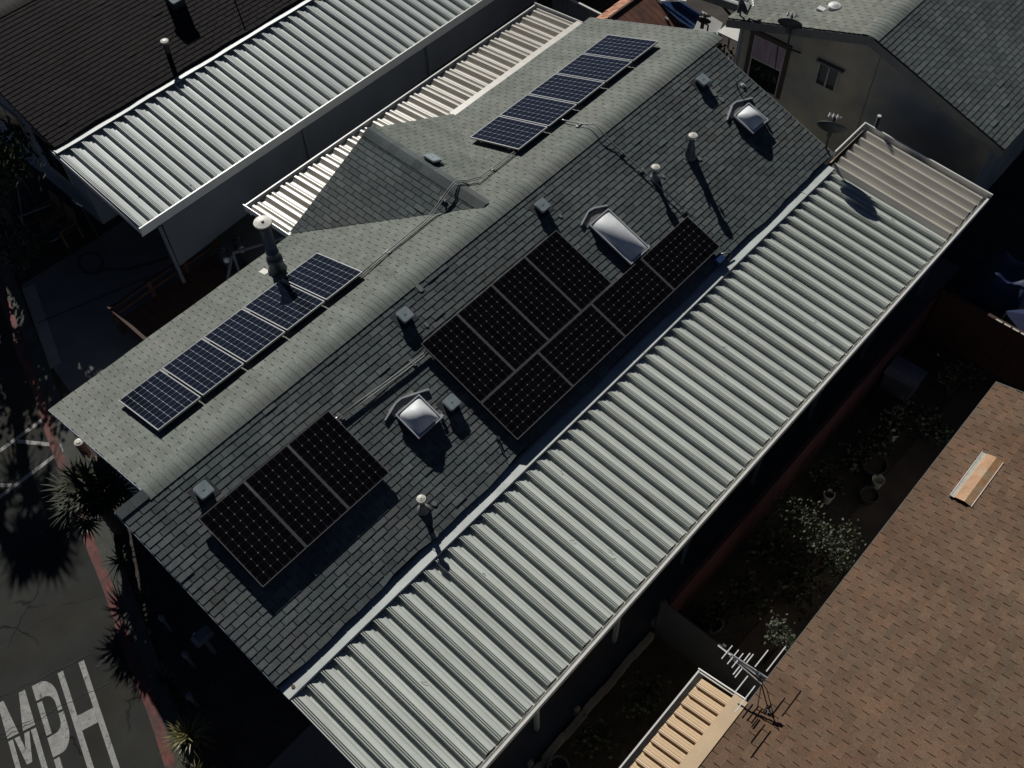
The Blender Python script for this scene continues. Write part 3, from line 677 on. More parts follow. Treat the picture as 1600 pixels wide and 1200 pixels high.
fl_ = mb.build('flashing', M['flash'], C)
mb = MB(); mb.lathe((4.08, -.38, 2.93), [(.0, .02), (.035, .015), (.03, 0)], 12); mb.build('bolt_cap', M['wood'], C)
mb = MB()
mb.box(7.235, 7.35, -.55, 18.19, 2.51, 2.522); mb.box(7.338, 7.35, -.55, 18.19, 2.522, 2.67); mb.box(7.235, 7.247, -.55, 18.19, 2.42, 2.60); mb.box(7.305, 7.352, -.55, 18.19, 2.67, 2.682)
mb.build('gutter', M['trim'], C)
mb = MB(); mb.bar((4.03, -.548, 2.85), (7.36, -.548, 2.60), .018, .16); mb.build('end_trim', M['trim'], C)
mb = MB(); mb.bar((3.9, 18.19, 2.91), (7.36, 18.19, 2.67), .035, .20); mb.build('end_trim', M['trim'], C)
mb = MB(); mb.bar((3.93, 16.80, 2.93), (3.93, 18.18, 2.93), .035, .20); mb.build('head_channel', M['trim'], C)
mb = MB(); mb.box(3.94, 3.97, 16.30, 18.16, .05, 2.80); mb.build('sun_block_screen', M['stucco'], C)  # screen added around a small tan patch to keep sun off the paving
mb = MB(); mb.box(3.60, 3.938, 16.29, 16.315, .05, 2.80); mb.build('sun_block_screen', M['stucco'], C)  # unseen return, added to close a sun leak beside the wall
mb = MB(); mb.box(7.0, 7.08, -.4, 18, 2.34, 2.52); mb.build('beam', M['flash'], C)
for y in (.1, 2.47, 4.84, 7.13, 9.72, 12.0, 14.3, 16.95):
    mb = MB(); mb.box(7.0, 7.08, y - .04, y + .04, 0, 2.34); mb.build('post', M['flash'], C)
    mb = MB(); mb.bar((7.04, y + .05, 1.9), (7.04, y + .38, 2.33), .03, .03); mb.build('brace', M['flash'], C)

for y0, y1, d in ((17.0, 18.0, .9), (14.4, 16.6, .75), (12.1, 13.6, .6)):
    mb = MB(); vs = []
    for i in range(9):
        y = y0 + (y1 - y0) * i / 8; dz = d * (.35 + .65 * sin(pi * (i + .6) / 10)); vs += [(7.12 + .02 * sin(i * 1.9), y, 2.45), (7.16 + .03 * sin(i * 1.3), y, 2.45 - dz)]
    mb.idx(vs, [(2 * i, 2 * i + 1, 2 * i + 3, 2 * i + 2) for i in range(8)]); mb.build('shade_cloth', M['cloth'], C)
# ------------------------------------------------------------------ left side awning of the house
A_ = thing('patio_awning', 'cream sawtooth-ribbed awning hanging off the house side behind the dormer', 'awning', (-4.8, 11.6, 2.7))
mb = MB(); PA = .4352; ribbed(mb, (-5.52, 2.70), (-3.93, 2.86), 6.44, 16.72, awn_pan(PA, .115), PA); mb.build('roof_sheet', M['cream'], A_)
mb = MB(); mb.box(-5.68, -5.535, 6.40, 16.80, 2.62, 2.632); mb.box(-5.68, -5.665, 6.40, 16.80, 2.632, 2.79); mb.box(-5.69, -5.655, 6.40, 16.80, 2.79, 2.80); mb.box(-5.548, -5.535, 6.42, 16.78, 2.56, 2.70); mb.build('gutter', M['trim'], A_)
mb = MB(); mb.bar((-5.69, 6.395, 2.76), (-3.95, 6.395, 2.92), .02, .16); mb.build('end_trim', M['trim'], A_)
mb = MB(); mb.bar((-5.69, 16.81, 2.76), (-3.95, 16.81, 2.92), .02, .18); mb.build('end_trim', M['trim'], A_)
mb = MB(); mb.obox((-4.03, 14.3, 2.985), (.10, 0, .008), (0, 2.5, 0), (0, 0, .006)); mb.build('flashing', M['cream'], A_)
mb = MB(); mb.obox((-3.99, 6.47, 2.95), (.05, 0, 0), (0, .07, 0), (0, 0, .03)); mb.build('corner_piece', M['cream'], A_)
for y in (6.6, 11.5, 16.5):
    mb = MB(); mb.box(-5.5, -5.43, y - .035, y + .035, 0, 2.62); mb.build('post', M['panelG'], A_)

# ------------------------------------------------------------------ left neighbour: dark brown roof and carport
N1 = thing('dark_roof_house', 'neighbouring house under a blackish brown shingle roof behind the ribbed carport', 'house', (-14.4, 13, 0))
nx, nz0, nsl = -10.47, 3.16, .33; rx = -14.4; cn = 1 / sqrt(1 + nsl * nsl); nv = (nx - rx) / cn; rz1 = nz0 + (nx - rx) * nsl
dR, nR = V((cn, 0, -nsl * cn)), V((nsl * cn, 0, cn))
mb = MB(); shingles(mb, V((rx, 0, rz1)) + dR * RG, (0, 1, 0), dR, nv - RG, rect(4.42, 24.5), wave=wv, t=.011)
slab(mb, [V((rx + .12, 4.42, rz1 - .12 * nsl)), V((nx, 4.42, nz0)), V((nx, 24.5, nz0)), V((rx + .12, 24.5, rz1 - .12 * nsl))], nR)
mb.build('roof_slope', [M['shd'], M['felt']], N1)
dL2 = V((-cn, 0, -nsl * cn)); mb = MB(); shingles(mb, V((rx, 0, rz1)) + dL2 * RG, (0, 1, 0), dL2, nv - RG, rect(4.42, 24.5)); slab(mb, [V((rx - .12, 4.42, rz1 - .12 * nsl)), V((2 * rx - nx, 4.42, nz0)), V((2 * rx - nx, 24.5, nz0)), V((rx - .12, 24.5, rz1 - .12 * nsl))], V((-nsl * cn, 0, cn)))
mb.build('roof_slope', [M['shd'], M['felt']], N1)
mb = MB(); ridge_cap(mb, 4.42, 24.5, rx, rz1, nsl); mb.build('ridge_cap', M['shd'], N1)
mb = MB(); mb.prism([(rx, 4.75, 0), (-10.8, 4.75, 0), (-10.8, 4.75, nz0 - .02), (rx, 4.75, rz1 - .12), (-18.0, 4.75, nz0 - .02), (-18.0, 4.75, 0)], (0, 19.4, 0)); mb.build('wall', M['siding'], N1)
wn_ = []
for (x, w_, z0, z1) in ((-12.0, .55, 1.1, 2.4), (-13.9, .7, 1.0, 2.4)):
    mb = MB(); mb.box(x - w_, x + w_, 4.70, 4.745, z0, z1); o = mb.build('window', M['wframe'], N1)
    mb = MB(); mb.box(x - w_ + .06, x - .03, 4.69, 4.699, z0 + .06, z1 - .06); mb.box(x + .03, x + w_ - .06, 4.69, 4.699, z0 + .06, z1 - .06); mb.build('window_pane', M['glass'], o)
def Np(x, y, h=0): return V((x, y, rz1 - nsl * (x - rx))) + nR * h
def npipe(x, y, h, r, cr):
    mb = MB(); mb.lathe(Np(x, y, -.1), [(r, 0), (r, h + .1)], 20); o = mb.build('vent_pipe', M['darkm'], N1, smooth=True)
    mb = MB(); mb.lathe(Np(x, y) + V((0, 0, h)), [(cr * .8, -.04), (cr, -.035), (cr, .012), (cr * .8, .006), (cr * .5, .02), (0, .024)], 24); mb.build('pipe_cap', M['capW'], o)
npipe(-11.06, 8.40, .38, .065, .105)
mb = MB(); mb.cbox(Np(-12.2, 9.6, .14), dR * .2, UY * .2, nR * .14, .03); o = mb.build('roof_vent', M['darkm'], N1)
mb = MB(); mb.cbox(Np(-12.2, 9.6, .3), dR * .24, UY * .24, nR * .02, .04); mb.build('vent_cap', M['vent'], o)
mb = MB(); mb.tube([Np(-11.6, 11.0), Np(-11.6, 11.0) + V((0, 0, .4))], .02, 8); mb.build('vent_pipe', M['darkm'], N1)

C2 = thing('carport', 'pale ribbed metal carport joined to the blackish roof, grey shade panels under its gutter', 'carport', (-8.8, 12, 0))
mb = MB(); ribbed(mb, (-10.36, 3.02), (-7.06, 2.66), 4.36, 22.0, flat_pan(.318), .318)
for (x, y) in ((-7.9, 4.95), (-7.25, 6.0), (-7.3, 12.05)): mb.lathe((x, y, 2.72), [(0, .05), (.02, .05), (.02, 0)], 8, 1)
mb.build('roof_sheet', [M['white2'], M['black']], C2)
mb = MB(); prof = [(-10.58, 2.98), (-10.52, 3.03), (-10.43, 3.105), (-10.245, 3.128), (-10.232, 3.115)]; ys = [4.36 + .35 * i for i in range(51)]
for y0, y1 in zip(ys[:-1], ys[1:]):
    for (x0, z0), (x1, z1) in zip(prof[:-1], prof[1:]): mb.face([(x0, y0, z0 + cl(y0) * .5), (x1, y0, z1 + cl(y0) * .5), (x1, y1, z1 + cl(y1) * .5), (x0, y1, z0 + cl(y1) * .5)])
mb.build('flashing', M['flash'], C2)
mb = MB(); mb.box(-7.05, -7.0, 4.32, 22, 2.50, 2.51); mb.box(-7.012, -7.0, 4.32, 22, 2.51, 2.738); mb.box(-7.036, -6.997, 4.32, 22, 2.738, 2.75); mb.box(-7.05, -7.04, 4.32, 22, 2.45, 2.66); mb.build('gutter', M['trim'], C2)
mb = MB(); mb.bar((-10.55, 4.335, 3.02), (-6.995, 4.335, 2.60), .02, .17); mb.build('end_trim', M['trim'], C2)
y = 4.86
for L, z in ((4.40, .95), (4.45, 1.5), (4.7, 1.5), (3.4, 1.5)):
    mb = MB(); zf = lambda q: .98 + .55 * min(1, max(0, (q - 4.86) / 8)); e = y + L - .025; g = .02
    mb.idx([(-7.02, y, zf(y)), (-7.02, e, zf(e)), (-7.02, e + g, 2.45), (-7.02, y + g, 2.45), (-7.035, y, zf(y)), (-7.035, e, zf(e)), (-7.035, e + g, 2.45), (-7.035, y + g, 2.45)], [(0, 1, 2, 3), (7, 6, 5, 4), (0, 4, 5, 1), (0, 3, 7, 4), (1, 5, 6, 2)])
    mb.build('shade_panel', M['panelG'], C2); y += L
for yy in (4.78, 9.3, 13.8, 18.3):
    mb = MB(); mb.box(-7.03, -6.955, yy - .04, yy + .035, 0, 2.5); mb.build('post', M['panelG'], C2)

# things in the gap between the two houses
def meter(loc, label):
    x, y, z = loc; t = thing('utility_meter', label, 'utility meter', (x, y, 0), 'utility meters between the houses')
    mb = MB(); mb.box(x - .05, x + .05, y - .05, y + .05, 0, .75); mb.cbox((x, y, .95), (.14, 0, 0), (0, .11, 0), (0, 0, .22), .03); mb.build('meter_post', M['darkm'], t)
    mb = MB(); mb.box(x - .09, x + .03, y + .02, y + .10, 1.172, 1.18); mb.box(x + .04, x + .09, y - .09, y + .05, 1.171, 1.176); mb.build('meter_plate', M['greyp'], t)
    mb = MB(); mb.lathe((x + .15, y - .05, .98), [(.08, 0), (.08, .05), (.06, .09), (.0, .10)], 16, ax=V((.9, -.3, .5))); mb.build('meter_dial', M['whitep'], t)
meter((-6.45, 5.82, 0), 'utility meter box nearer the street between the two houses'); meter((-6.45, 6.3, 0), 'utility meter box closer to the cream awning between the houses')
t = thing('handrail', 'pale metal handrail beside the meters below the flue pipe', 'handrail', (-5.6, 6.0, 0))
mb = MB(); mb.bar((-6.12, 5.9, 1.25), (-5.55, 7.1, 1.25), .06, .07); mb.build('top_rail', M['greyp'], t)
for (x, y) in ((-6.12, 5.9), (-5.6, 7.0)):
    mb = MB(); mb.box(x - .03, x + .03, y - .03, y + .03, 0, 1.2); mb.build('post', M['greyp'], t)
mb = MB(); mb.bar((-6.1, 5.85, 1.2), (-5.95, 5.35, .55), .05, .06); mb.build('brace', M['greyp'], t)
t = thing('wooden_deck', 'dark red-brown wooden deck with railing in the shade beside the house', 'deck', (-5.4, 4.2, 0))
mb = MB()
for k in range(13): mb.box(-7.2, -4.0, 2.9 + k * .25, 3.135 + k * .25, .42, .46)
mb.build('deck_boards', M['redwood'], t)
mb = MB(); mb.bar((-7.2, 2.9, .95), (-7.2, 6.1, .95), .08, .05); mb.bar((-7.2, 2.9, .7), (-7.2, 6.1, .7), .04, .08); mb.bar((-7.2, 2.9, .95), (-4.2, 2.9, .95), .08, .05); mb.bar((-7.2, 2.9, .7), (-4.2, 2.9, .7), .04, .08); mb.build('railing', M['redwood'], t)
for (x, y) in ((-7.2, 2.9), (-7.2, 4.0), (-7.2, 5.05), (-7.2, 6.1), (-5.7, 2.9)):
    mb = MB(); mb.box(x - .05, x + .05, y - .05, y + .05, 0, 1.02); mb.build('post', M['redwood'], t)
def chair(x, y, label):
    t = thing('garden_chair', label, 'chair', (x, y, 0), 'wooden chairs by the dark house')
    mb = MB()
    for k in range(5): mb.box(x - .25, x + .25, y - .25 + k * .1, y - .17 + k * .1, .40, .42)
    mb.build('seat', M['wood'], t)
    mb = MB()
    for k in range(5): mb.bar((x - .22 + k * .11, y + .26, .42), (x - .22 + k * .11, y + .36, .95), .08, .02, UY)
    mb.bar((x - .26, y + .36, .93), (x + .26, y + .36, .93), .03, .07); mb.build('backrest', M['wood'], t)
    for sx in (-1, 1):
        mb = MB(); mb.bar((x + sx * .27, y - .25, .6), (x + sx * .27, y + .3, .6), .08, .025); mb.build('armrest', M['wood'], t)
        for sy in (-.23, .25):
            mb = MB(); mb.box(x + sx * .25 - .025, x + sx * .25 + .025, y + sy - .025, y + sy + .025, 0, .6 if sy < 0 else .42); mb.build('leg', M['wood'], t)
chair(-11.75, 4.1 - .25, 'brown slatted garden chair nearer the street beside its twin'); chair(-11.05, 4.1 - .25, 'brown slatted garden chair nearer the ribbed carport beside its twin')
t = thing('garden_hose', 'dark garden hose lying in a loop on the driveway', 'hose', (-9.8, 3.6, 0))
mb = MB(); mb.tube([V((-9.9 + .42 * cos(a) + .02 * a, 3.7 + .3 * sin(a), .02)) for a in [i * .35 for i in range(20)]] + [V((-8.9, 4.2, .02)), V((-8.4, 5.2, .02))], .022, 8); mb.build('hose_loop', M['black'], t, smooth=True)
t = thing('folding_frame', 'thin metal frame with a round basin at the dark roof corner', 'laundry frame', (-11.9, 3.3, 0))
mb = MB()
for p, q in (((-12.6, 3.9, 1.7), (-11.5, 3.1, .9)), ((-12.6, 3.9, .2), (-12.6, 3.9, 1.9)), ((-11.5, 3.1, 0), (-11.5, 3.1, 1.2)), ((-11.5, 3.1, 1.1), (-10.9, 3.8, 1.4)), ((-12.4, 3.3, .3), (-11.3, 2.9, .3))): mb.tube([p, q], .018, 6)
mb.build('frame_tube', M['greyp'], t)
mb = MB(); mb.lathe((-11.15, 3.5, .3), [(.0, .02), (.2, .03), (.33, .16), (.36, .17), (.34, .13), (.22, 0), (0, 0)], 28); mb.build('basin', M['greyp'], t, smooth=True)
t = thing('notice_card', 'small white square card with a dark mark by the ribbed carport edge', 'card', (-9.85, 4.15, 1.7))
mb = MB(); mb.obox((-9.85, 4.12, 1.9), (.1, 0, .0), (0, .02, .0), (0, -.05, .09)); mb.obox((-9.85, 4.06, 1.93), (.035, 0, 0), (0, .01, 0), (0, -.02, .035), 1); mb.tube([(-9.85, 4.2, 0), (-9.85, 4.17, 1.85)], .02, 8, 1); mb.build('card_face', [M['whitep'], M['darkm']], t)

# ------------------------------------------------------------------ far right neighbour with gable wall
G = thing('stucco_house', 'tan stucco house at the far end with a grey gable roof and two windows', 'house', (3.0, 27, 0))
gx, gz, gsl, gw, gy0, gy1 = 3.02, 4.52, .328, 3.95, 19.2, 38.0; gc = 1 / sqrt(1 + gsl * gsl); gv = gw / gc
for sg in (-1, 1):
    d = V((sg * gc, 0, -gsl * gc)); nn = V((sg * gsl * gc, 0, gc)); mb = MB()
    shingles(mb, V((gx, 0, gz)) + d * RG, (0, 1, 0), d, gv - RG, rect(gy0, gy1)); slab(mb, [V((gx + sg * .12, gy0, gz - .12 * gsl)), V((gx + sg * gw, gy0, gz - gw * gsl)), V((gx + sg * gw, gy1, gz - gw * gsl)), V((gx + sg * .12, gy1, gz - .12 * gsl))], nn)
    mb.build('roof_slope', [M['sh3'] if sg < 0 else M['shgR'], M['felt']], G)  # right slope uses the darkened shingle, its shade painted in
mb = MB(); ridge_cap(mb, gy0, gy1, gx, gz, gsl); mb.build('ridge_cap', M['shgC'], G)
mb = MB()
for sg in (-1, 1): mb.prism([(gx, gy0 - .02, gz - .03), (gx + sg * gw, gy0 - .02, gz - .03 - gw * gsl), (gx + sg * gw, gy0 - .02, gz - .27 - gw * gsl), (gx, gy0 - .02, gz - .27)], (0, .018, 0))
mb.build('fascia', M['fascia'], G)
mb = MB(); mb.prism([(-.55, 19.5, 0), (6.6, 19.5, 0), (6.6, 19.5, gz - .1 - 3.58 * gsl), (gx, 19.5, gz - .1), (-.55, 19.5, gz - .1 - 3.57 * gsl)], (0, 18.2, 0)); mb.build('wall', M['stucco'], G)
mb = MB(); mb.box(3.29, 3.31, 19.49, 19.499, .2, 4.2); mb.build('wall_joint', M['fascia'], G)
def window(x0, x1, z0, z1, y, fm, glass2=None, split='v', trim=None):
    mb = MB(); w_ = .045
    mb.box(x0, x1, y - .03, y, z1 - w_, z1); mb.box(x0, x1, y - .03, y, z0, z0 + w_); mb.box(x0, x0 + w_, y - .03, y, z0 + w_, z1 - w_); mb.box(x1 - w_, x1, y - .03, y, z0 + w_, z1 - w_)
    if split == 'v': mb.box((x0 + x1) / 2 - .025, (x0 + x1) / 2 + .025, y - .031, y, z0 + w_, z1 - w_)
    else: mb.box(x0 + w_, x1 - w_, y - .031, y, split - .03, split + .03)
    o = mb.build('window', fm, G)
    mb = MB(); mb.face([(x0 + w_, y - .012, z0 + w_), (x1 - w_, y - .012, z0 + w_), (x1 - w_, y - .012, z1 - w_), (x0 + w_, y - .012, z1 - w_)]); mb.build('window_pane', M['glass'], o)
    if trim:
        mb = MB(); mb.box(x0 - .14, x1 + .14, y - .05, y - .0005, z1 + .0, z1 + .14); mb.box(x0 - .12, x0 - .001, y - .045, y - .0005, z0, z1 - .001); mb.box(x1 + .001, x1 + .12, y - .045, y - .0005, z0, z1 - .001); mb.build('window_trim', trim, o)
    return o
o = window(1.80, 2.42, 2.33, 3.02, 19.5, M['wframe']); mb = MB(); mb.box(1.74, 2.52, 19.38, 19.5, 3.04, 3.09); mb.build('window_hood', M['fascia'], o)
o = window(-.18, .82, 1.35, 2.92, 19.5, M['wframe'], split=2.22, trim=M['brownfr'])
mb = MB(); npl = 26; pts = [(-.13 + .9 * i / npl, 19.479 + .006 * sin(i * 1.9)) for i in range(npl + 1)]
for (x0, y0), (x1, y1) in zip(pts[:-1], pts[1:]): mb.face([(x0, y0, 2.25), (x1, y1, 2.25), (x1, y1, 2.87), (x0, y0, 2.87)])
mb.build('curtain', M['curtain'], o)
mb = MB(); mb.box(-.62, -.551, 19.42, 19.52, .1, 3.0); mb.build('downspout', M['siding'], G)
mb = MB(); mb.lathe(V((1.45, 20.3, gz - (gx - 1.45) * gsl)), [(.17, .02), (.16, .08), (.05, .12), (0, .12)], 20); mb.box(1.1, 1.3, 20.05, 20.2, gz - 1.9 * gsl + .0, gz - 1.9 * gsl + .08); mb.build('roof_vent', M['whitep'], G)
mb = MB(); mb.tube([(.55, 19.47, 3.0), (.62, 19.47, 2.2), (.5, 19.47, 1.2)], .012, 6); mb.build('cable', M['black'], G)
A3 = thing('patio_awning', 'ribbed metal awning joining the tan stucco house from the left', 'awning', (-2.6, 25, 2.8))
mb = MB(); ribbed(mb, (-4.3, 2.72), (-1.02, 3.08), 19.95, 30, saw_pan(.3), .3); mb.build('roof_sheet', M['white2'], A3)
mb = MB(); mb.bar((-4.4, 19.93, 2.70), (-.95, 19.93, 3.08), .03, .22); mb.build('end_trim', M['fascia'], A3)
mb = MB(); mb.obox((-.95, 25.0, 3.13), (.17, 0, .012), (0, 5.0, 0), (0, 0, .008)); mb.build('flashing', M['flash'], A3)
for y in (20.1, 24, 28):
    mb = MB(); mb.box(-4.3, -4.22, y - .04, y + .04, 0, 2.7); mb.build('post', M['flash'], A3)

# satellite dishes
def dish(c, n, R, mast, label, col, lnb=True):
    c, n = V(c), V(n).normalized(); t = thing('satellite_dish', label, 'satellite dish', mast[0])
    up = (V((0, 0, 1)) - n * n.z).normalized(); sd = n.cross(up)
    mb = MB(); rings = 8; seg = 32; vs = []
    for off in (0, -.012):
        for i in range(rings + 1):
            q = i / rings
            for k in range(seg): vs.append(c + n * (.11 * R / .3 * (q * q - 1) + off) + (sd * cos(2 * pi * k / seg) * 1.08 + up * sin(2 * pi * k / seg) * .95) * R * max(q, .01))
    b = (rings + 1) * seg; fs = []
    for i in range(rings):
        for k in range(seg):
            a = (i * seg + k, i * seg + (k + 1) % seg, (i + 1) * seg + (k + 1) % seg, (i + 1) * seg + k); fs += [a, tuple(b + z for z in a[::-1])]
    for k in range(seg): fs.append((rings * seg + k, rings * seg + (k + 1) % seg, b + rings * seg + (k + 1) % seg, b + rings * seg + k))
    mb.idx(vs, fs); mb.build('dish', col, t, smooth=True)
    mb = MB(); mb.tube(mast + [c - n * (.11 * R / .3) * 1.1], .026, 10); mb.bar(c - n * .2 - up * .1, c - n * .08 + up * .05, .1, .08, n); mb.build('mast', M['darkm'], t)
    if lnb:
        fpt = c + n * R * .85 - up * R * .25
        mb = MB(); mb.bar(c - up * R * .93, fpt - n * .03, .035, .05, sd); mb.build('feed_arm', M['darkm'], t)
        mb = MB(); mb.bar(fpt - sd * .16, fpt + sd * .16, .03, .05, n)
        mb.build('feed_bar', M['capW'], t)
        for s_ in (-.13, -.04, .06):
            mb = MB(); mb.lathe(fpt + sd * s_, [(.0, -.06), (.028, -.055), (.035, -.01), (.022, 0), (.022, .05)], 12, ax=n); mb.build('feed_horn', M['whitep'], t)
DNV = V((-.29, .79, .54))
dish((3.74, 16.62, 3.80), DNV, .33, [V((3.72, 16.70, 3.0)), V((3.72, 16.68, 3.45))], 'dark satellite dish at the far eave corner, shadowing the cream ribbed bay', M['darkm'])
dish((.93, 19.08, 3.98), DNV, .29, [V((1.22, 19.47, 3.0)), V((1.0, 19.12, 3.25)), V((.98, 19.12, 3.75))], 'dark satellite dish on the gable wall of the stucco house between its windows', M['darkm'])
dish((-.55, 19.25, 3.75), V((.6, .5, .55)), .27, [V((-.7, 19.45, 2.95)), V((-.66, 19.35, 3.5))], 'black satellite dish at the outer eave corner of the stucco house', M['darkm'])
t = thing('mast_pole', 'short dark pole with pale cap beside the dish at the cream ribbed bay', 'pole', (4.18, 18.25, 0))
mb = MB(); mb.tube([(4.18, 18.25, 0), (4.18, 18.25, 3.3)], .045, 12); mb.build('pole_shaft', M['darkm'], t, smooth=True)
mb = MB(); mb.lathe((4.18, 18.25, 3.3), [(.05, 0), (.05, .02), (0, .025)], 12); mb.build('pole_cap', M['capW'], t)

# ------------------------------------------------------------------ brown-roofed house on the right, its awning, antenna and loose flashing
B_ = thing('brown_roof_house', 'house under a wide reddish brown shingle roof beside the planted yard', 'house', (13.5, 3, 0))
bx, bz, bsl = 9.945, 3.0, .25; bcn = 1 / sqrt(1 + bsl * bsl); brx = 14.6; bvl = (brx - bx) / bcn; brz = bz + (brx - bx) * bsl
bd, bn = V((-bcn, 0, -bsl * bcn)), V((-bsl * bcn, 0, bcn))
mb = MB(); shingles(mb, V((brx, 0, brz)) + bd * RG, (0, 1, 0), bd, bvl - RG, rect(-6, 13.09), t=.0115, slot=.014)
slab(mb, [V((brx - .12, -6, brz - .12 * bsl)), V((bx, -6, bz)), V((bx, 13.09, bz)), V((brx - .12, 13.09, brz - .12 * bsl))], bn); mb.build('roof_slope', [M['shb'], M['feltb']], B_)
mb = MB(); be = V((bcn, 0, -bsl * bcn)); shingles(mb, V((brx, 0, brz)) + be * RG, (0, 1, 0), be, bvl - RG, rect(-6, 13.09), t=.0115); slab(mb, [V((brx + .12, -6, brz - .12 * bsl)), V((2 * brx - bx, -6, bz)), V((2 * brx - bx, 13.09, bz)), V((brx + .12, 13.09, brz - .12 * bsl))], V((bsl * bcn, 0, bcn))); mb.build('roof_slope', [M['shb'], M['feltb']], B_)
mb = MB(); ridge_cap(mb, -6, 13.09, brx, brz, bsl); mb.build('ridge_cap', M['shb'], B_)
mb = MB(); mb.box(bx - .012, bx - .001, -6, 13.1, bz - .09, bz + .012); mb.bar((bx, 13.1, bz - .04), (brx, 13.1, brz - .04), .012, .1); mb.build('drip_edge', M['fascia'], B_)
mb = MB(); mb.prism([(10.3, -5.7, 0), (18.9, -5.7, 0), (18.9, -5.7, bz - .02), (brx, -5.7, brz - .12), (10.3, -5.7, bz - .02)], (0, 18.5, 0)); mb.build('wall', M['stucco'], B_)
def Bp(x, y, h=0): return V((x, y, bz + bsl * (x - bx))) + bn * h
A4 = thing('patio_awning', 'tan ribbed metal awning along the eave of the brown-roofed house', 'awning', (9.4, 1, 2.7))
mb = MB(); ribbed(mb, (9.10, 2.70), (9.80, 2.90), -3.0, 4.42, saw_pan(.2062, .075), .2062); mb.build('roof_sheet', M['tan'], A4)
mb = MB(); mb.obox((9.815, .73, 3.0), (.125, 0, .02), (0, 3.73, 0), (0, 0, .008)); mb.build('flashing', M['tan'], A4)
mb = MB(); mb.box(8.98, 9.09, -3.05, 4.48, 2.62, 2.632); mb.box(8.98, 8.992, -3.05, 4.48, 2.632, 2.74); mb.box(8.975, 9.005, -3.05, 4.48, 2.74, 2.75); mb.build('gutter', M['trim'], A4)
mb = MB(); mb.bar((8.975, 4.49, 2.70), (9.90, 4.49, 2.96), .018, .13); mb.bar((9.0, 4.455, 2.72), (9.88, 4.455, 2.95), .012, .04); mb.build('end_trim', M['trim'], A4)
for y in (-2.6, 4.3):
    mb = MB(); mb.box(9.0, 9.06, y - .03, y + .03, 0, 2.62); mb.build('post', M['trim'], A4)
t = thing('tv_antenna', 'silver multi-element TV antenna on the brown roof edge by the tan awning', 'antenna', Bp(10.2, 4.62))
top = 3.55
mb = MB(); mb.bar((9.06, 4.72, top), (9.98, 4.74, top), .02, .02); mb.build('boom', M['whitep'], t)
mb = MB(); mb.bar((9.30, 4.735, top + .03), (9.98, 4.79, top + .05), .014, .014); mb.bar((9.30, 4.705, top - .02), (9.98, 4.67, top - .02), .014, .014); mb.build('boom', M['alu'], t)
for x, h in ((9.24, .15), (9.36, .16), (9.45, .16)):
    mb = MB(); mb.bar((x, 4.72 - h, top + .015), (x, 4.72 + h, top + .015), .016, .012); mb.build('element', M['whitep'], t)
for x, h0, h1 in ((9.53, .06, .24), (9.58, .06, .26), (9.72, .10, .48), (9.90, .16, .72)):
    for sg in (-1, 1):
        mb = MB(); mb.bar((x, 4.725 + sg * h0, top), (x, 4.725 + sg * h1, top), .018, .014); mb.build('element', M['whitep'], t)
mb = MB(); mb.tube([Bp(10.2, 4.62, 0), V((9.93, 4.72, top - .1)), V((9.85, 4.73, top + .1))], .011, 8); mb.tube([Bp(10.05, 4.85, 0), V((9.95, 4.73, top - .12))], .008, 8); mb.tube([Bp(10.12, 4.45, 0), V((9.95, 4.72, top - .12))], .008, 8); mb.tube([Bp(10.2, 4.62, .01), Bp(10.3, 4.5, .02), Bp(10.35, 4.55, .02)], .014, 8); mb.build('mast', M['darkm'], t)
mb = MB(); mb.tube([V((9.78, 4.75, top + .05)), V((9.95, 4.76, top + .03))], .03, 10); mb.build('balun', M['steel'], t)
t = thing('ridge_flashing', 'loose copper-painted trough-shaped flashing lying on the brown roof', 'roof flashing', Bp(10.75, 10.6))
mb = MB()
prof = [(-.21, .02), (-.20, .07), (-.125, .05), (-.11, .075), (.06, .085), (.19, .015)]
y0, y1 = 10.02, 11.26; P_ = lambda w_, h_, y: Bp(10.735 + w_, y, h_)
for (w0, h0), (w1, h1) in zip(prof[:-1], prof[1:]):
    seg = 8
    for k in range(seg):
        ya, yb = y0 + (y1 - y0) * k / seg, y0 + (y1 - y0) * (k + 1) / seg
        j = lambda y, w_: .006 * sin(y * 9 + w_ * 20)
        mb.idx([P_(w0, h0, ya + j(1, w0)) , P_(w1, h1, ya + j(1, w1)), P_(w1, h1, yb), P_(w0, h0, yb), P_(w0, h0 - .006, ya), P_(w1, h1 - .006, ya), P_(w1, h1 - .006, yb), P_(w0, h0 - .006, yb)], [(0, 1, 2, 3), (7, 6, 5, 4), (0, 4, 5, 1), (3, 2, 6, 7)], 1 if w0 < -.13 else 0)
mb.build('trough', [M['olddr'], M['capW']], t)
mb = MB()
for sg in (-1, 1): pass
mb.bar(P_(-.2, .072, y0), P_(-.2, .072, y1), .012, .006, bn); mb.bar(P_(.19, .02, y0), P_(.19, .02, y1), .010, .006, bn); mb.build('pale_edge', M['trim'], t)

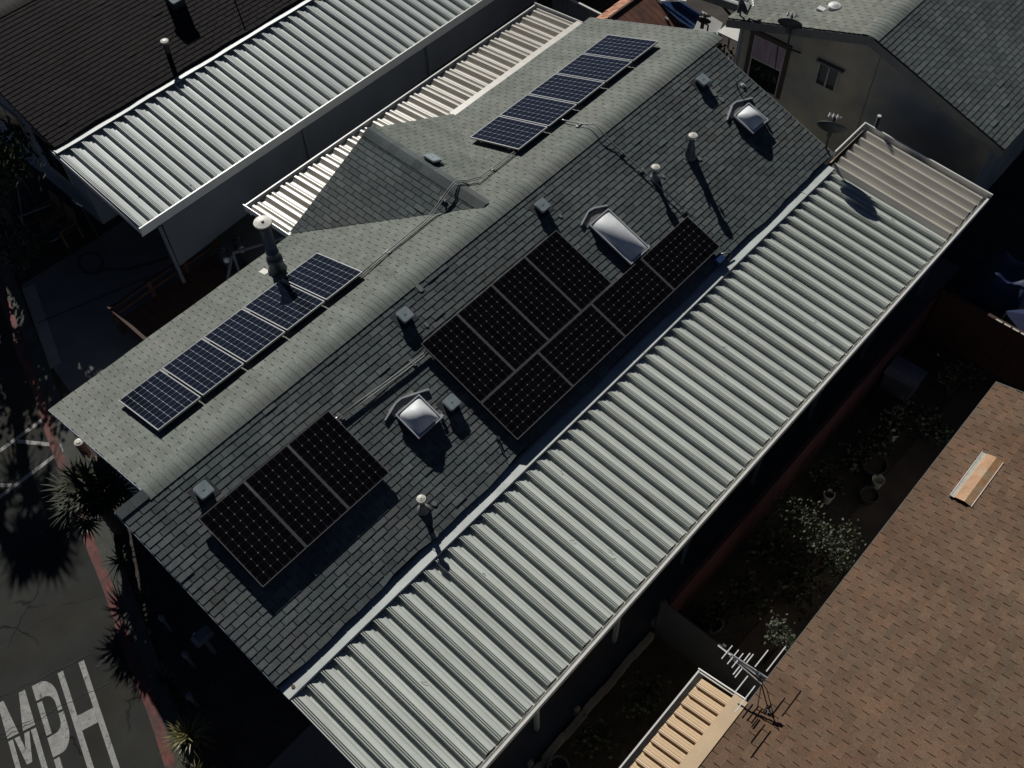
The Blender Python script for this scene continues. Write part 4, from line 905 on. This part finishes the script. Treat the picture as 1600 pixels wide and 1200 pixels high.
# ------------------------------------------------------------------ fences and the yard on the right
t = thing('board_fence', 'maroon board fence between the long carport and the planted yard', 'fence', (7.66, 11, 0))
mb = MB()
for k in range(70):
    y = 5.62 + k * .1475
    mb.box(7.66, 7.685, y, y + .138, 0, 1.58 + .02 * sin(k * 2.1))
mb.build('fence_boards', M['maroon'], t)
mb = MB(); mb.box(7.63, 7.715, 5.6, 15.95, 1.605, 1.64); mb.build('cap_rail', M['maroon'], t)
t = thing('board_fence', 'dark reddish board fence closing the far end of the planted yard', 'fence', (9, 15.95, 0))
mb = MB()
for k in range(30): mb.box(7.72 + k * .15, 7.86 + k * .15, 15.94, 15.965, 0, 1.6)
mb.build('fence_boards', M['redwood'], t)
mb = MB(); mb.box(7.72, 12.2, 15.90, 15.99, 1.61, 1.64); mb.build('cap_rail', M['redwood'], t)
for k in range(5):
    mb = MB(); mb.box(9.05 + k * .2, 9.2 + k * .2, 15.88, 15.92, 1.645, 1.665); mb.build('pale_cap', M['capW'], t)
t = thing('panel_fence', 'dark grey sheet fence crossing from the maroon fence to the tan awning', 'fence', (8.7, 5.5, 0))
mb = MB(); mb.box(7.6, 10.28, 5.5, 5.53, .05, 1.65); mb.build('fence_panel', M['greyw'], t)
mb = MB(); mb.box(7.55, 7.63, 5.46, 5.54, 0, 1.7); mb.build('post', M['greyw'], t)
mb = MB(); mb.box(8.9, 8.97, 5.532, 5.58, 0, 1.68); mb.build('post', M['greyw'], t)
t = thing('low_wall', 'low pale concrete kerb wall along the carport paving', 'low wall', (7.55, 2, 0))
mb = MB(); ys = [-3 + .3 * i for i in range(29)]
for i, (a, b) in enumerate(zip(ys[:-1], ys[1:])): mb.box(7.49 + .012 * sin(i * 1.7), 7.60 + .012 * sin(i * 1.7), a, b - .004, 0, .25 + .012 * sin(i * 2.2))
mb.build('kerb_blocks', M['conc'], t)
for y in (3.2, 1.85, 5.6):
    mb = MB(); mb.box(7.40, 7.47, y - .05, y + .05, 0, .4); mb.build('stub_post', M['conc'], t)
t = thing('storage_bench', 'grey lidded storage bench against the maroon fence at the far end of the yard', 'storage box', (8.1, 14.1, 0))
mb = MB(); mb.box(7.78, 8.48, 13.85, 14.4, 0, .55); mb.build('bench_body', M['greyp'], t)
mb = MB(); mb.prism([(7.74, 13.8, .56), (7.74, 14.42, .56), (7.74, 14.42, .66), (7.74, 14.2, .70), (7.74, 14.0, .70), (7.74, 13.8, .63)], (.78, 0, 0)); mb.build('bench_lid', M['greyp'], t)

def leaf_blade(mb, p, d, L, w, droop=.3, mi=0, n=3):
    p, d = V(p), V(d).normalized(); sd = d.cross(V((0, 0, 1)))
    if sd.length < .05: sd = V((1, 0, 0))
    sd.normalize(); prev = None
    for i in range(n + 1):
        q = i / n; c = p + d * L * q - V((0, 0, 1)) * droop * L * q * q; ww = w * (1 - q) ** .7 * .5 + .001
        cur = (c - sd * ww, c + sd * ww)
        if prev: mb.face([prev[0], prev[1], cur[1], cur[0]], mi)
        prev = cur
def fan_frond(mb, p, d, L, R, nb=15, mi=0, rnd=random):
    p, d = V(p), V(d).normalized(); e = p + d * L - V((0, 0, .12 * L)); mb.tube([p, (p + e) / 2 + V((0, 0, .05 * L)), e], [.014, .010, .007], 5, mi, False)
    sd = d.cross(V((0, 0, 1))).normalized() if abs(d.z) < .97 else V((1, 0, 0)); up = sd.cross(d).normalized()
    for k in range(nb):
        a = -1.9 + 3.8 * k / (nb - 1) + rnd.uniform(-.04, .04); dd = d * cos(a) + sd * sin(a) + up * (.25 - .35 * cos(a) + .1 * (k % 2)); leaf_blade(mb, e, dd, R * rnd.uniform(.85, 1.1) * (.75 + .25 * cos(a)), .072 * R / .6, .28, mi)
def fan_palm(name, label, base, h, nf, L, R, seed, cat='palm', dead=4, leafm=None):
    rnd = random.Random(seed); base = V(base); t = thing(name, label, cat, base); top = base + V((0, 0, h))
    mb = MB(); zz = [0]; prof = []
    nseg = max(4, int(h / .12))
    for i in range(nseg + 1): prof.append((.15 + .025 * (i % 2) - .03 * i / nseg, h * i / nseg))
    mb.lathe(base, prof, 12); mb.build('trunk', M['bark'], t)
    mb = MB()
    for i in range(nf):
        az = i * 2.399 + rnd.uniform(-.2, .2); el = rnd.uniform(.0, 1.25) if i > nf * .3 else rnd.uniform(.6, 1.4)
        fan_frond(mb, top, V((cos(az) * cos(el), sin(az) * cos(el), sin(el))), L * rnd.uniform(.8, 1.15), R * rnd.uniform(.85, 1.15), 17, 0, rnd)
    for i in range(dead):
        az = rnd.uniform(0, 6.28); fan_frond(mb, top, V((cos(az) * .8, sin(az) * .8, -.5)), L * .7, R * .7, 11, 1, rnd)
    mb.build('crown', [leafm or M['palm'], M['palmdead']], t)
    return t
fan_palm('fan_palm', 'small fan palm in front of the house gable at the road edge', (-2.66, -.40, 0), 1.5, 44, .5, .55, 5)
fan_palm('fan_palm', 'tall fan palm at the front of the neighbouring yard', (-12.2, 2.25, 0), 5.2, 40, .75, .85, 7)
def clump(name, label, base, n, L, w, seed, m, cat='plant', spread=1.2, lift=.0, group=None, droop=.35):
    rnd = random.Random(seed); base = V(base); t = thing(name, label, cat, base, group)
    mb = MB()
    for i in range(n):
        az = rnd.uniform(0, 6.28); el = rnd.uniform(.1, 1.35); p = base + V((rnd.uniform(-.06, .06), rnd.uniform(-.06, .06), lift))
        leaf_blade(mb, p, V((cos(az) * cos(el) * spread, sin(az) * cos(el) * spread, sin(el))), L * rnd.uniform(.6, 1.1), w * rnd.uniform(.7, 1.2), droop)
    mb.build('leaf_blades', m, t); return t
t = clump('yucca_plant', 'spiky yellow-green yucca lit at the house corner by the red kerb', (2.32, -2.12, 0), 110, .62, .04, 3, M['yucca'], 'yucca', lift=.45)
mb = MB(); mb.lathe((2.32, -2.12, 0), [(.09, 0), (.08, .5)], 10); mb.build('stem', M['bark'], t)
t = clump('yucca_plant', 'second spiky yucca just below the lit one at the picture edge', (3.0, -2.55, 0), 90, .6, .04, 4, M['yucca'], 'yucca', lift=.35)
clump('agave_plant', 'broad-leaved agave poking out towards the red kerb', (.95, -1.72, 0), 26, .5, .1, 6, M['leafD'], 'agave', lift=.25)
clump('spiky_plant', 'small spiky plant with a few lit blades beyond the small palm', (-.55, -.95, 0), 40, .45, .04, 9, M['palm'], 'plant', lift=.5)
clump('spiky_plant', 'spiky plant tucked against the roof corner below the small palm', (-1.55, -.85, 0), 46, .5, .04, 10, M['palm'], 'plant', lift=.65)
clump('spiky_plant', 'dark spiky plant between the agave and the lit yucca', (1.6, -1.75, 0), 40, .45, .04, 12, M['leafD'], 'plant', lift=.15)
# foliage shrubs: many small leaves over a branching frame
def shrub(name, label, c, r, h, n, seed, m, ls=.07, group=None, cat='shrub'):
    rnd = random.Random(seed); c = V(c); t = thing(name, label, cat, c, group); mb = MB(); tips = []
    for i in range(7):
        az = rnd.uniform(0, 6.28); rr = r * rnd.uniform(.3, .85); e = c + V((cos(az) * rr, sin(az) * rr, h * rnd.uniform(.55, 1))); mb.tube([c, c + (e - c) * .5 + V((0, 0, .08 * h)), e], [.02, .013, .006], 5); tips.append(e)
    mb.build('branches', M['bark'], t); mb = MB()
    for i in range(n):
        tp = rnd.choice(tips); p = tp + V((rnd.gauss(0, 1), rnd.gauss(0, 1), rnd.gauss(0, .8))) * r * .30
        if p.z < .03: p.z = rnd.uniform(.05, .3) * h
        d = V((rnd.uniform(-1, 1), rnd.uniform(-1, 1), rnd.uniform(-.3, .9))).normalized(); s_ = d.orthogonal().normalized(); L = ls * rnd.uniform(.6, 1.3); w_ = L * .36
        mb.face([p, p + d * L * .5 + s_ * w_, p + d * L, p + d * L * .5 - s_ * w_])
    mb.build('leaves', m, t); return t
shrub('leafy_shrub', 'sunlit pale-leaved shrub nearest the maroon fence in the yard', (8.38, 8.62, 0), .42, 2.1, 900, 21, M['leaf'])
shrub('leafy_shrub', 'sunlit pale-leaved shrub nearest the brown roof in the yard', (9.3, 8.75, 0), .5, 1.95, 1300, 22, M['leaf'])
shrub('leafy_shrub', 'small lit shrub under the brown roof edge by the antenna', (9.55, 6.45, 0), .3, 1.9, 350, 23, M['leaf'])
GY = 'dark plants growing in the shaded yard'
rnd = random.Random(44)
for i, (x, y, r, h) in enumerate([(8.2, 8.5, .45, .8), (8.9, 8.3, .4, .7), (8.3, 10.7, .4, .9), (8.35, 11.7, .45, .7), (8.8, 13.0, .45, .8), (9.4, 13.2, .4, .7), (8.5, 7.3, .45, .7), (8.2, 6.3, .35, .6), (9.2, 7.9, .4, .8), (9.1, 14.7, .4, .8), (8.6, 12.2, .35, .6), (8.3, 4.2, .4, .6), (8.2, 3.0, .4, .5), (8.15, 1.6, .4, .6)]):
    shrub('garden_plant', 'low dark leafy plant in the shaded yard between the carport and the brown roof', (x, y, 0), r, h, 260, 100 + i, M['leafD'], .09, GY, 'plant')
def pot(x, y, r, h, label, m, group='round plant pots in the yard'):
    t = thing('plant_pot', label, 'plant pot', (x, y, 0), group); mb = MB(); mb.lathe((x, y, 0), [(r * .7, 0), (r * .95, h), (r * 1.05, h), (r * 1.05, h + .03), (r * .92, h + .03), (r * .88, h - .05)], 24); mb.build('pot_body', m, t)
    mb = MB(); mb.lathe((x, y, h - .06), [(r * .89, 0), (0, .01)], 20); mb.build('pot_soil', M['soil'], t)
pot(8.83, 11.75, .28, .25, 'wide round pot in the middle of the yard', M['darkp']); pot(8.75, 12.75, .1, .25, 'small pale ringed pot beyond the wide round pot', M['capW']); pot(9.15, 11.0, .2, .25, 'dark round pot close to the brown roof edge', M['darkp']); pot(8.34, 6.35, .2, .3, 'round pot just behind the grey sheet fence', M['greyp']); pot(7.85, 2.15, .2, .3, 'round pot beside the low kerb wall', M['greyp']); pot(8.5, 13.3, .12, .3, 'small white pot near the storage bench', M['capW']); pot(8.5, 10.4, .12, .3, 'pale pot beside the shrub nearest the fence', M['capW'])
t = thing('bucket', 'off-white bucket on the ground in the middle of the yard', 'bucket', (9.1, 11.45, 0)); mb = MB(); mb.lathe((9.1, 11.45, 0), [(.10, 0), (.13, .26), (.14, .26), (.14, .28), (.12, .27), (.1, .04), (0, .04)], 20); mb.build('bucket_body', M['capW'], t); mb = MB(); mb.tube([V((9.1 + .135 * cos(a), 11.45, .26 + .1 * sin(a))) for a in [i * pi / 8 for i in range(9)]], .005, 6); mb.build('handle', M['steel'], t)
def lump(name, label, cat, c, rx_, ry_, h, seed, m, N_=22):
    rnd = random.Random(seed); ph = [rnd.uniform(0, 6.28) for _ in range(6)]; mb = MB(); vs = []
    for i in range(N_ + 1):
        for j in range(N_ + 1):
            p, q = -1 + 2 * i / N_, -1 + 2 * j / N_; rr = max(abs(p), abs(q))
            z = h * (1 - rr ** 3) + .06 * h * (sin(p * 6 + ph[0] + q * 3) + sin(q * 8 + ph[1] - p * 4)) * (1 - rr)
            vs.append(V((c[0] + rx_ * p * (1 - .06 * sin(q * 5 + ph[2])), c[1] + ry_ * q * (1 - .06 * sin(p * 5 + ph[3])), c[2] + z)))
    mb.idx(vs, [(i * (N_ + 1) + j, (i + 1) * (N_ + 1) + j, (i + 1) * (N_ + 1) + j + 1, i * (N_ + 1) + j + 1) for i in range(N_) for j in range(N_)])
    return tag(mb.build(name, m, smooth=True, loc=V(c)), label, cat)
lump('plastic_bag', 'blue plastic bag by the edge of the brown roof', 'bag', (9.5, 13.68, 0), .22, .16, .2, 5, M['bluetarp'])
lump('tarp_cover', 'large dark blue tarp draped over a heap beyond the far yard fence', 'tarp', (8.75, 17.6, 0), 1.05, 1.5, 1.5, 6, M['bluetarp'], 40)
t = thing('shade_canopy', 'small blue-grey pointed canopy behind the pale-capped fence', 'canopy', (9.75, 16.7, 0))
mb = MB(); mb.idx([(9.05, 16.45, 1.45), (9.75, 16.1, 1.4), (10.4, 16.5, 1.45), (9.7, 17.1, 1.5), (9.7, 16.5, 1.75)], [(0, 1, 4), (1, 2, 4), (2, 3, 4), (3, 0, 4)]); mb.build('canopy_cloth', M['bluetarp'], t)
for (x, y) in ((9.1, 16.45), (9.75, 16.15), (10.35, 16.5), (9.7, 17.05)):
    mb = MB(); mb.tube([(x, y, 0), (x, y, 1.42)], .02, 8); mb.build('canopy_pole', M['capW'], t)
# front yard bits
t = thing('bollard', 'dark red post with a pale round top at the house front by the hatched bay', 'bollard', (-4.56, .19, 0))
mb = MB(); mb.lathe((-4.56, .19, 0), [(.16, 0), (.16, .05), (.10, .06), (.10, .86), (.0, .87)], 24); mb.lathe((-4.56, .19, .6), [(.05, .0), (.05, .17)], 12, ax=V((1, -.3, 0))); mb.build('post_shaft', M['red'], t)
mb = MB(); mb.lathe((-4.56, .19, .862), [(.102, 0), (.10, .025), (.05, .04), (.045, .05), (0, .05)], 24); mb.build('post_top', M['capW'], t)
def bin_(x, y, label, r, h):
    t = thing('garden_light', label, 'garden light', (x, y, 0), 'pale garden lights in the front bed'); mb = MB(); mb.tube([(x, y, 0), (x, y, h)], r * .6, 12); mb.build('light_post', M['greyp'], t, smooth=True)
    mb = MB(); mb.lathe((x, y, h), [(r, -.12), (r, 0), (r * .8, .03), (0, .04)], 16); mb.build('light_cap', M['greyp'], t)
bin_(1.1, -1.2, 'pale round garden light beside the mailbox', .06, .75); bin_(1.75, -1.65, 'pale round garden light above the lit yucca', .06, .6); bin_(.1, -1.05, 'pale round garden light near the small spiky plant', .06, .7)
t = thing('mailbox', 'blue-grey mailbox on a post in the shaded front bed', 'mailbox', (1.15, -.75, 0))
mb = MB(); mb.box(1.11, 1.19, -.79, -.71, 0, .8); mb.build('mailbox_post', M['greyp'], t)
mb = MB(); mb.prism([(1.05, -.95, .8), (1.05, -.55, .8), (1.05, -.55, .95), (1.05, -.62, 1.0), (1.05, -.88, 1.0), (1.05, -.95, .95)], (.2, 0, 0)); mb.build('mailbox_body', M['greyp'], t)
mb = MB(); mb.box(1.0, 1.045, -.86, -.80, .9, .96); mb.build('mailbox_flag', M['whitep'], t)
for i, (x, y) in enumerate([(-12.6, 3.2), (-11.2, 2.95), (-10.9, 2.5), (-13.4, 3.3)]):
    shrub('front_shrub', 'dark shrub in the shaded front yard of the blackish-roofed house', (x, y, 0), .5, .8, 420, 200 + i, M['leafD'], .09, 'dark shrubs in the neighbouring front yard')

def tree(label, c, h, r, n, seed, ls=.16):
    rnd = random.Random(seed); c = V(c); t = thing('leafy_tree', label, 'tree', c); mb = MB(); tips = []
    fork = c + V((.05, 0, h * .4)); mb.tube([c, c + V((.04, .03, h * .2)), fork], [.13, .10, .09], 8)
    for i in range(9):
        az = i * 2.4 + rnd.uniform(-.4, .4); rr = r * rnd.uniform(.35, .85); e = c + V((cos(az) * rr, sin(az) * rr, h * rnd.uniform(.6, 1.0)))
        mb.tube([fork, (fork + e) / 2 + V((0, 0, .1 * h)), e], [.06, .035, .015], 6); tips.append(e)
    mb.build('trunk', M['bark'], t); mb = MB()
    for i in range(n):
        tp = rnd.choice(tips); p = tp + V((rnd.gauss(0, 1), rnd.gauss(0, 1), rnd.gauss(0, .7))) * r * .27
        d = V((rnd.uniform(-1, 1), rnd.uniform(-1, 1), rnd.uniform(-.6, .5))).normalized(); s_ = d.orthogonal().normalized(); L = ls * rnd.uniform(.6, 1.3)
        mb.face([p, p + d * L * .5 + s_ * L * .3, p + d * L, p + d * L * .5 - s_ * L * .3])
    mb.build('crown', M['leafD'], t)
tree('dark leafy tree at the front corner of the blackish-roofed house', (-12.0, 2.95, 0), 3.3, 1.35, 4200, 61)
# ------------------------------------------------------------------ things beyond the far gable
t = thing('garden_shed', 'small brown plank-roofed shed with clay tiles on its sunny side', 'shed', (-3.3, 18.7, 0))
mb = MB(); nb = 8
for k in range(nb):
    q0, q1 = k / nb, (k + 1) / nb; xA, xB = -3.92, -2.55; zA, zB = 2.52, 2.02
    ya, yb = 17.95 + 1.7 * q0, 17.95 + 1.7 * q1 - .012
    mb.obox(((xA + xB) / 2, (ya + yb) / 2, (zA + zB) / 2), ((xB - xA) / 2, 0, (zB - zA) / 2), (0, (yb - ya) / 2, 0), (.01, 0, .02))
o = mb.build('roof', M['plank'], t)
mb = MB(); rnd = random.Random(9)
for k in range(9):
    y = 17.98 + k * .19
    for j in range(3):
        c = V((-4.05 - j * .17, y + rnd.uniform(-.02, .02), 2.46 - j * .11)); mb.obox(c, V((.09, 0, .05)), V((0, .088, 0)), V((-.01, 0, .03 + rnd.uniform(0, .015))))
mb.build('clay_tiles', M['brick'], o)
mb = MB(); mb.prism([(-4.35, 18.1, 0), (-2.75, 18.1, 0), (-2.75, 18.1, 2.0), (-3.92, 18.1, 2.42), (-4.35, 18.1, 2.15)], (0, 1.5, 0)); mb.build('wall', M['plank'], t)
mb = MB(); mb.bar((-3.92, 17.93, 2.56), (-3.92, 19.68, 2.56), .06, .03); mb.bar((-3.9, 17.93, 2.55), (-2.52, 17.93, 2.04), .04, .05); mb.bar((-2.52, 17.93, 2.03), (-2.52, 19.68, 2.03), .05, .05); mb.bar((-3.6, 18.9, 2.43), (-2.7, 18.3, 2.10), .05, .03); mb.build('roof_trim', M['redwood'], o)
mb = MB(); mb.obox((-3.35, 18.25, 2.36), (.04, 0, -.015), (0, .04, 0), (0.01, 0, .02)); mb.obox((-2.95, 19.35, 2.22), (.05, 0, -.018), (0, .03, 0), (.01, 0, .02)); mb.build('roof_patch', M['capW'], o)
t = thing('slatted_rack', 'white slatted rack leaning on the brown shed roof edge', 'rack', (-2.75, 17.75, 0))
mb = MB()
for k in range(4): mb.bar((-3.2 + k * .13, 17.86, 2.05 - k * .02), (-3.08 + k * .13, 17.62, 2.0 - k * .02), .025, .02)
mb.bar((-3.22, 17.86, 2.04), (-2.75, 17.88, 1.96), .025, .02); mb.build('slats', M['whitep'], t)
mb = MB(); mb.bar((-3.15, 17.74, 0), (-3.15, 17.74, 2.02), .03, .03); mb.bar((-2.8, 17.74, 0), (-2.8, 17.74, 1.96), .03, .03); mb.build('leg', M['whitep'], t)
t = thing('sheet_fence', 'dark corrugated fence with a white top rail behind the house', 'fence', (-5.5, 18.75, 0))
mb = MB(); pr = []
for k in range(46): pr.append((-6.6 + k * .05, 18.75 + .02 * (k % 2)))
for (x0, y0), (x1, y1) in zip(pr[:-1], pr[1:]): mb.face([(x0, y0, 0), (x1, y1, 0), (x1, y1, 1.8), (x0, y0, 1.8)])
mb.build('fence_sheet', M['panelG'], t)
mb = MB(); mb.box(-6.6, -4.35, 18.73, 18.79, 1.8, 1.84); mb.build('cap_rail', M['trim'], t)
mb = MB(); mb.box(-6.68, -6.6, 18.7, 18.8, 0, 1.9); mb.build('post', M['panelG'], t)
t = thing('lattice_screen', 'brown wooden lattice lying behind the corrugated fence', 'lattice', (-5.4, 20.4, .6))
mb = MB()
for k in range(13): mb.bar((-6.4 + k * .16, 19.4, 1.0), (-6.4 + k * .16, 21.4, 1.0), .02, .015)
for k in range(13): mb.bar((-6.5, 19.4 + k * .16, 1.018), (-4.3, 19.4 + k * .16, 1.018), .02, .015)
mb.build('lattice_slats', M['wood'], t)
mb = MB()
for x in (-6.4, -4.4):
    for y in (19.5, 21.3): mb.box(x - .03, x + .03, y - .03, y + .03, 0, .99)
mb.build('leg', M['wood'], t)
t = thing('plastic_slide', 'blue and white plastic play slide among the clutter behind the shed', 'slide', (-3.3, 21.6, 0))
mb = MB(); mb.obox((-3.6, 21.3, .95), (.75, .2, -.28), (-.12, .36, 0), (.02, 0, .03)); mb.bar((-4.3, 21.4, 1.25), (-2.8, 21.75, .75), .06, .2); mb.bar((-4.15, 20.75, 1.2), (-2.7, 21.1, .72), .06, .2); mb.build('slide_chute', M['blueplastic'], t)
mb = MB()
for k in range(4): mb.bar((-4.35 + k * .1, 21.05 + .1 * k, 1.3), (-4.05 + k * .1, 21.3 + .08 * k, 1.3), .05, .03)
mb.build('slide_grille', M['whitep'], t)
mb = MB(); mb.box(-4.2, -4.1, 21.0, 21.1, 0, 1.2); mb.box(-4.2, -4.1, 21.5, 21.6, 0, 1.2); mb.build('leg', M['blueplastic'], t)
t = thing('plastic_table', 'white plastic table top tilted beside the blue slide', 'table', (-2.6, 21.5, 0))
mb = MB(); mb.obox((-2.75, 21.35, .95), (.33, .1, -.12), (-.15, .42, .05), (0, 0, .02)); mb.build('table_top', M['whitep'], t)
for (x, y) in ((-2.95, 21.1), (-2.6, 21.2), (-2.95, 21.6), (-2.6, 21.7)):
    mb = MB(); mb.box(x - .025, x + .025, y - .025, y + .025, 0, .9); mb.build('leg', M['whitep'], t)
t = thing('plastic_table', 'pale folding table standing right of the tilted white table', 'table', (-1.9, 22.0, 0))
mb = MB(); mb.obox((-2.0, 21.75, .9), (.42, 0, 0), (0, .36, 0), (0, 0, .02)); mb.build('table_top', M['trim'], t)
for (x, y) in ((-2.35, 21.45), (-1.65, 21.45), (-2.35, 22.05), (-1.65, 22.05)):
    mb = MB(); mb.box(x - .02, x + .02, y - .02, y + .02, 0, .88); mb.build('leg', M['steel'], t)
dish((-2.45, 20.55, 1.75), V((-.29, .79, .54)), .2, [V((-2.4, 20.8, 0)), V((-2.4, 20.75, 1.5))], 'round dark satellite dish on a ground pole near the white tables', M['darkm'])

for i, (x, y, r, h) in enumerate([(-1.9, 20.2, .55, 1.2), (-1.15, 19.5, .5, 1.1), (-1.5, 18.6, .55, 1.0), (-.3, 18.4, .5, .9), (-2.2, 19.5, .45, 1.0)]):
    shrub('filler_shrub', 'added dark bush covering lit ground behind the far gable of the solar house', (x, y, 0), r, h, 700, 300 + i, M['leafD'], .10, 'added dark bushes behind the solar house')  # bushes added to darken sunlit ground here
